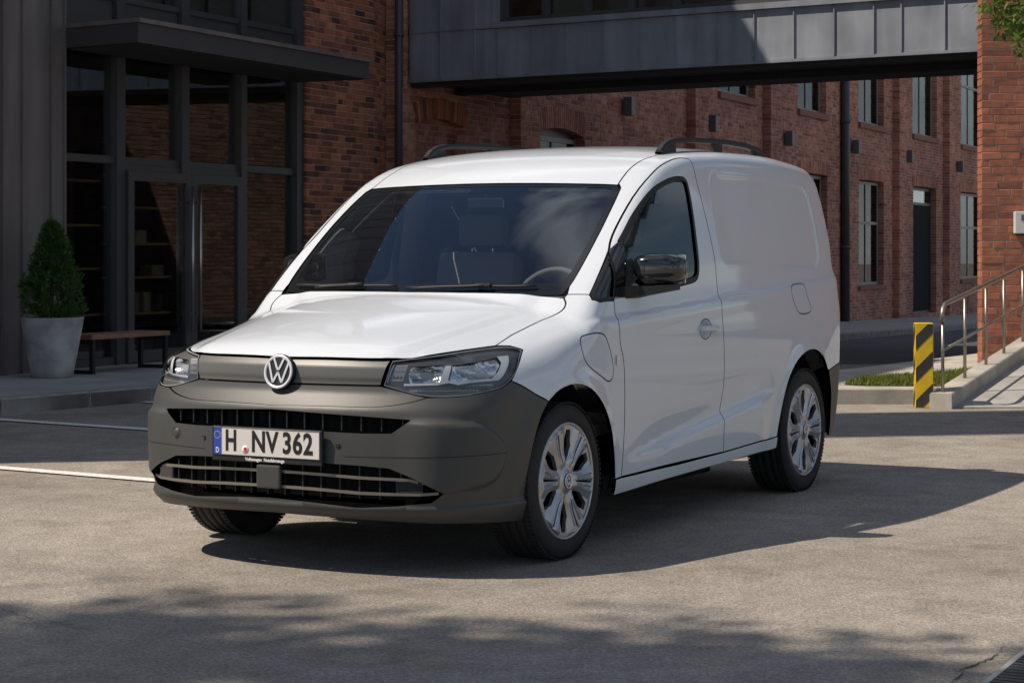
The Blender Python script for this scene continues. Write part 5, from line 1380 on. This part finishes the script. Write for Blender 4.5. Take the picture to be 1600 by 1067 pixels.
# ---------------------------------------------------------------- planter, conifer, bench
PX_, PZ_ = -4.22, 18.8
PL = thing('planter', 'tall tapered grey concrete planter on the pavement by the shop', 'planter', Wc(PX_, PZ_, .118))
mb = MB(); n = 8; hh = .55; V = []; rings = [(.175, 0), (.19, .0), (.288, hh-.02), (.293, hh), (.262, hh), (.255, hh-.06)]
mb.lathe([(.17, .0), (.186, .006), (.225, .2), (.262, .40), (.286, hh-.012), (.291, hh-.004), (.288, hh), (.262, hh), (.258, hh-.08)], 40, 'z'); PLM = mat('planter_concrete', (.45, .44, .43), .8, noise=(5, .35), bump=(25, .5, .006)); mb.build('pot', PLM, PL)
mb = MB(); mb.lathe([(.001, hh-.05), (.257, hh-.05)], 30, 'z'); mb.build('soil', mat('pot_soil', (.03, .022, .015), .95), PL)
CT = thing('conifer', 'small cone shaped evergreen growing in the concrete planter', 'tree', Wc(PX_, PZ_, .118+hh-.05))
mb = MB(); mb.tube([(0, 0, 0), (.01, 0, .4), (0, 0, .80)], [.02, .014, .004], 8); mb.build('trunk', mat('bark', (.07, .05, .035), .9, bump=(40, .8, .01)), CT)
cr_ = random.Random(12); lf = MB()
def prof_(z): return np.interp(z, [0, .06, .16, .30, .5, .7, .84, .92], [.14, .23, .285, .285, .20, .125, .06, .01])
for i in range(760):
    z = cr_.random()**.8*.90; a = cr_.uniform(0, 6.28); R0 = prof_(z)*cr_.uniform(.86, 1.12); rr = R0*cr_.uniform(.2, 1.0)**.7
    c = Vector((rr*math.cos(a), rr*math.sin(a), z)); out = Vector((math.cos(a), math.sin(a), .95)).normalized()
    for j in range(24):
        d = (out+Vector((cr_.gauss(0, .5), cr_.gauss(0, .5), cr_.gauss(0, .4)))).normalized(); o_ = c+Vector((cr_.gauss(0, .016), cr_.gauss(0, .016), cr_.gauss(0, .02)))
        L_ = cr_.uniform(.022, .045); w = Vector((cr_.gauss(0, 1), cr_.gauss(0, 1), cr_.gauss(0, 1))).cross(d).normalized()*.0055
        lf.add([o_-w, o_+w, o_+d*L_+w*.3, o_+d*L_-w*.3], [(0, 1, 2, 3)])
tag(lf.build('crown', leaf_mat('conifer_leaf', [(.025, .06, .012), (.06, .13, .02), (.09, .18, .03), (.04, .09, .018)], .25, .6), CT), kind='stuff')
BN = thing('bench', 'low wooden bench on black metal legs in front of the shop glass', 'bench', Wc(-3.93, 19.17, .118), heading(.46, .89)); bl = 1.20; bd = .36; bhh = .37
WD = mat('bench_wood', (.30, .16, .10), .6, noise=(7, .25)); BM = mat('bench_metal', (.015, .015, .016), .5)
for k in range(4): bx(BN, 'slat', 0, bl, k*.092, k*.092+.084, bhh-.045, bhh, WD, bev=.004)
for x in (.02, bl-.06):
    LG = bpy.data.objects.new('leg_frame', None); COL.objects.link(LG); LG.parent = BN
    for y in (.01, bd-.05): bx(LG, 'leg', x, x+.04, y, y+.04, 0, bhh-.046, BM)
    bx(LG, 'foot_bar', x, x+.04, .05, bd-.05, 0, .035, BM); bx(LG, 'top_bar', x, x+.04, .05, bd-.05, bhh-.085, bhh-.047, BM)

# ---------------------------------------------------------------- drain grate and cracks in the foreground
ga = Vector(gp(1540, 1067)); gb2 = Vector(gp(1600, 1019)); gd = (gb2-ga).normalized(); gn = Vector((gd.y, -gd.x))
GT = thing('drain_grate', 'metal drain grate set in the asphalt at the lower right corner', 'drain', Wc(ga.x, ga.y, 0), heading(gd.x, gd.y)); GM = mat('grate_iron', (.10, .10, .10), .6, metal=.4, noise=(30, .3)); GE = mat('grate_edge', (.40, .39, .37), .6)
bx(GT, 'frame', -.9, 1.2, -.018, .0, .002, .012, GE); bx(GT, 'frame', -.9, 1.2, -.36, -.342, .002, .012, GE)
x = -.9
while x < 1.18: bx(GT, 'bar', x, x+.022, -.342, -.018, .004, .011, GM); x += .042
bx(GT, 'channel', -.9, 1.2, -.342, -.018, .0015, .0035, DARK)
CK = mat('crack', (.02, .018, .016), .95)
def crack(pts, w, seed):
    r = random.Random(seed); P = []
    q = [Vector(gp(*p)) for p in pts]
    for i in range(len(q)-1):
        L = (q[i+1]-q[i]).length; n = max(2, int(L/.025))
        for k in range(n): P.append(q[i].lerp(q[i+1], k/n)+Vector((r.gauss(0, .007), r.gauss(0, .007))))
    V = []; 
    for i, p in enumerate(P):
        ww = w*r.uniform(.3, 1)*min(1, (len(P)-1-i)/6, i/4+.15); V += [Wc(p.x, p.y-ww/2, .0035), Wc(p.x, p.y+ww/2, .0035)]
    mb = MB(); mb.add(V, [(2*i, 2*i+2, 2*i+3, 2*i+1) for i in range(len(P)-1)]); o = mb.build('crack', CK); o['kind'] = 'structure'
crack([(1492, 1067), (1508, 1044), (1530, 1036), (1550, 1030), (1562, 1015), (1568, 1003)], .016, 1); crack([(1500, 1008), (1506, 996), (1511, 985)], .008, 2); crack([(1468, 1090), (1492, 1067), (1512, 1040)], .010, 3)
crack([(0, 950), (40, 965), (110, 978), (168, 992)], .006, 5)

# ---------------------------------------------------------------- trees outside the frame (they shade the foreground and show in the paint)
BARK = mat('tree_bark', (.09, .07, .055), .95, bump=(14, .9, .03))
LEAF = leaf_mat('tree_leaf', [(.035, .075, .012), (.06, .12, .018), (.09, .15, .03), (.05, .10, .02)], .3)
def leaf_shape(mb, c, d, up, L, w):
    s = d.cross(up).normalized()*w; f2 = d*L
    mb.add([c, c+f2*.45+s+up*.004, c+f2, c+f2*.45-s+up*.004], [(0, 1, 2), (0, 2, 3)])
def tree(label, X, Z, h, clumps, seed, leafsz=.12, nleaf=90, sigma=.42):
    r = random.Random(seed); base = Wc(X, Z, 0); T_ = thing('tree', label, 'tree', base, 0)
    mb = MB(); mb.tube([(0, 0, 0), (.05, .03, h*.25), (-.03, .05, h*.5), (0, 0, h*.75)], [.22, .17, .13, .06], 12)
    for cx_, cz_, ch_ in clumps:
        e = Wc(cx_, cz_, ch_)-base; s = Vector((0, 0, min(h*.6, max(1.2, ch_*.55)))); mid = s.lerp(e, .5)+Vector((0, 0, .25)); mb.tube([s, mid, e], [.07, .045, .012], 7)
    mb.build('trunk', BARK, T_)
    lf = MB()
    for cx_, cz_, ch_ in clumps:
        e = Wc(cx_, cz_, ch_)-base
        for j in range(nleaf):
            c = e+Vector((r.gauss(0, sigma), r.gauss(0, sigma), r.gauss(0, sigma*.6)))
            d = Vector((r.gauss(0, 1), r.gauss(0, 1), r.gauss(-.3, .5))).normalized(); up = Vector((r.gauss(0, .5), r.gauss(0, .5), 1)).normalized(); leaf_shape(lf, c, d, up, leafsz*r.uniform(.7, 1.3), leafsz*.28)
    tag(lf.build('crown', LEAF, T_), kind='stuff')
    return T_
SR = (.767, .149)
def shadow_clumps(list_, h0, h1, seed):
    r = random.Random(seed); out = []
    for X, Z in list_:
        Z -= .42; h = r.uniform(h0, h1); out.append((X-SR[0]*h, Z-SR[1]*h, h))
    return out
rs = random.Random(77); cl = []
for i in range(85): cl.append((rs.uniform(-3.2, 1.0), rs.uniform(3.2, 6.55)))
cl2 = [(-1.85, 7.45), (-1.3, 7.5), (-1.0, 7.42), (-1.6, 7.05), (-2.2, 7.0), (-1.1, 6.95), (-.2, 6.95), (.2, 7.05), (.5, 6.9), (-.6, 6.75), (.0, 6.7)]
cl3 = [(rs.uniform(.6, 2.2), rs.uniform(3.0, 6.1)) for i in range(26)]+[(.55, 6.8), (.8, 6.75), (.3, 7.1), (1.1, 6.6), (1.5, 6.55)]
tree('broad leafy tree left of the viewpoint shading the foreground', -12.2, 2.2, 14.5, shadow_clumps(cl+cl2, 13, 17, 1), 41, .22, 95, .33)
tree('second leafy tree behind the viewpoint shading the right foreground', -8.2, .2, 12.5, shadow_clumps(cl3, 11, 14, 2), 42, .2, 75, .30)
# tree on the right whose branch hangs into the upper right corner
bc = []
for u, v in ((1556, 14), (1590, 10), (1612, 40), (1583, 34), (1600, 62), (1625, 20), (1580, -12), (1548, -14), (1640, 70), (1605, -10)):
    Z = 13.0+rs.uniform(-.3, .3); bc.append(((u-800)/3200*Z, Z, 1.288+(390-v)*Z/3200))
tr_b = thing('overhanging_tree', 'leafy tree at the right whose branch hangs into the upper corner', 'tree', Wc(6.4, 12.6)); base = Wc(6.4, 12.6); r = random.Random(5)
mb = MB(); mb.tube([(0, 0, 0), (.04, 0, 2), (0, .1, 4), (.1, 0, 6.5)], [.2, .16, .12, .05], 12)
crown = []
for i in range(70):
    a = r.uniform(0, 6.28); q_ = r.uniform(.3, 2.3); crown.append((6.6+q_*math.cos(a), 12.6+q_*math.sin(a), r.uniform(3.4, 7.5)))
crown = [c for c in crown if not (c[0] < .27*c[1] and c[2] < 1.288+410*c[1]/3200+.6)]
for c_ in bc[::2]+crown[::5]:
    e = Wc(*c_)-base; mb.tube([(0, 0, 2.6), Vector((0, 0, 2.9)).lerp(e, .5)+Vector((0, 0, .2)), e], [.05, .03, .006], 7)
mb.build('trunk', BARK, tr_b); lf = MB(); LEAF2 = leaf_mat('bright_leaf', [(.05, .10, .012), (.10, .17, .02), (.16, .22, .03), (.07, .13, .02)], .4)
for c_ in bc:
    e = Wc(*c_)-base
    for j in range(46):
        c = e+Vector((r.gauss(0, .075), r.gauss(0, .075), r.gauss(0, .055))); d = Vector((r.gauss(0, .8), r.gauss(0, .8), r.gauss(-.7, .5))).normalized(); leaf_shape(lf, c, d, Vector((r.gauss(0, .5), r.gauss(0, .5), 1)).normalized(), r.uniform(.05, .085), .017)
for c_ in crown:
    e = Wc(*c_)-base
    for j in range(80):
        c = e+Vector((r.gauss(0, .32), r.gauss(0, .32), r.gauss(0, .22))); d = Vector((r.gauss(0, .8), r.gauss(0, .8), r.gauss(-.5, .5))).normalized(); leaf_shape(lf, c, d, Vector((r.gauss(0, .5), r.gauss(0, .5), 1)).normalized(), r.uniform(.08, .13), .03)
tag(lf.build('crown', LEAF2, tr_b), kind='stuff')
bpy.context.view_layer.update()
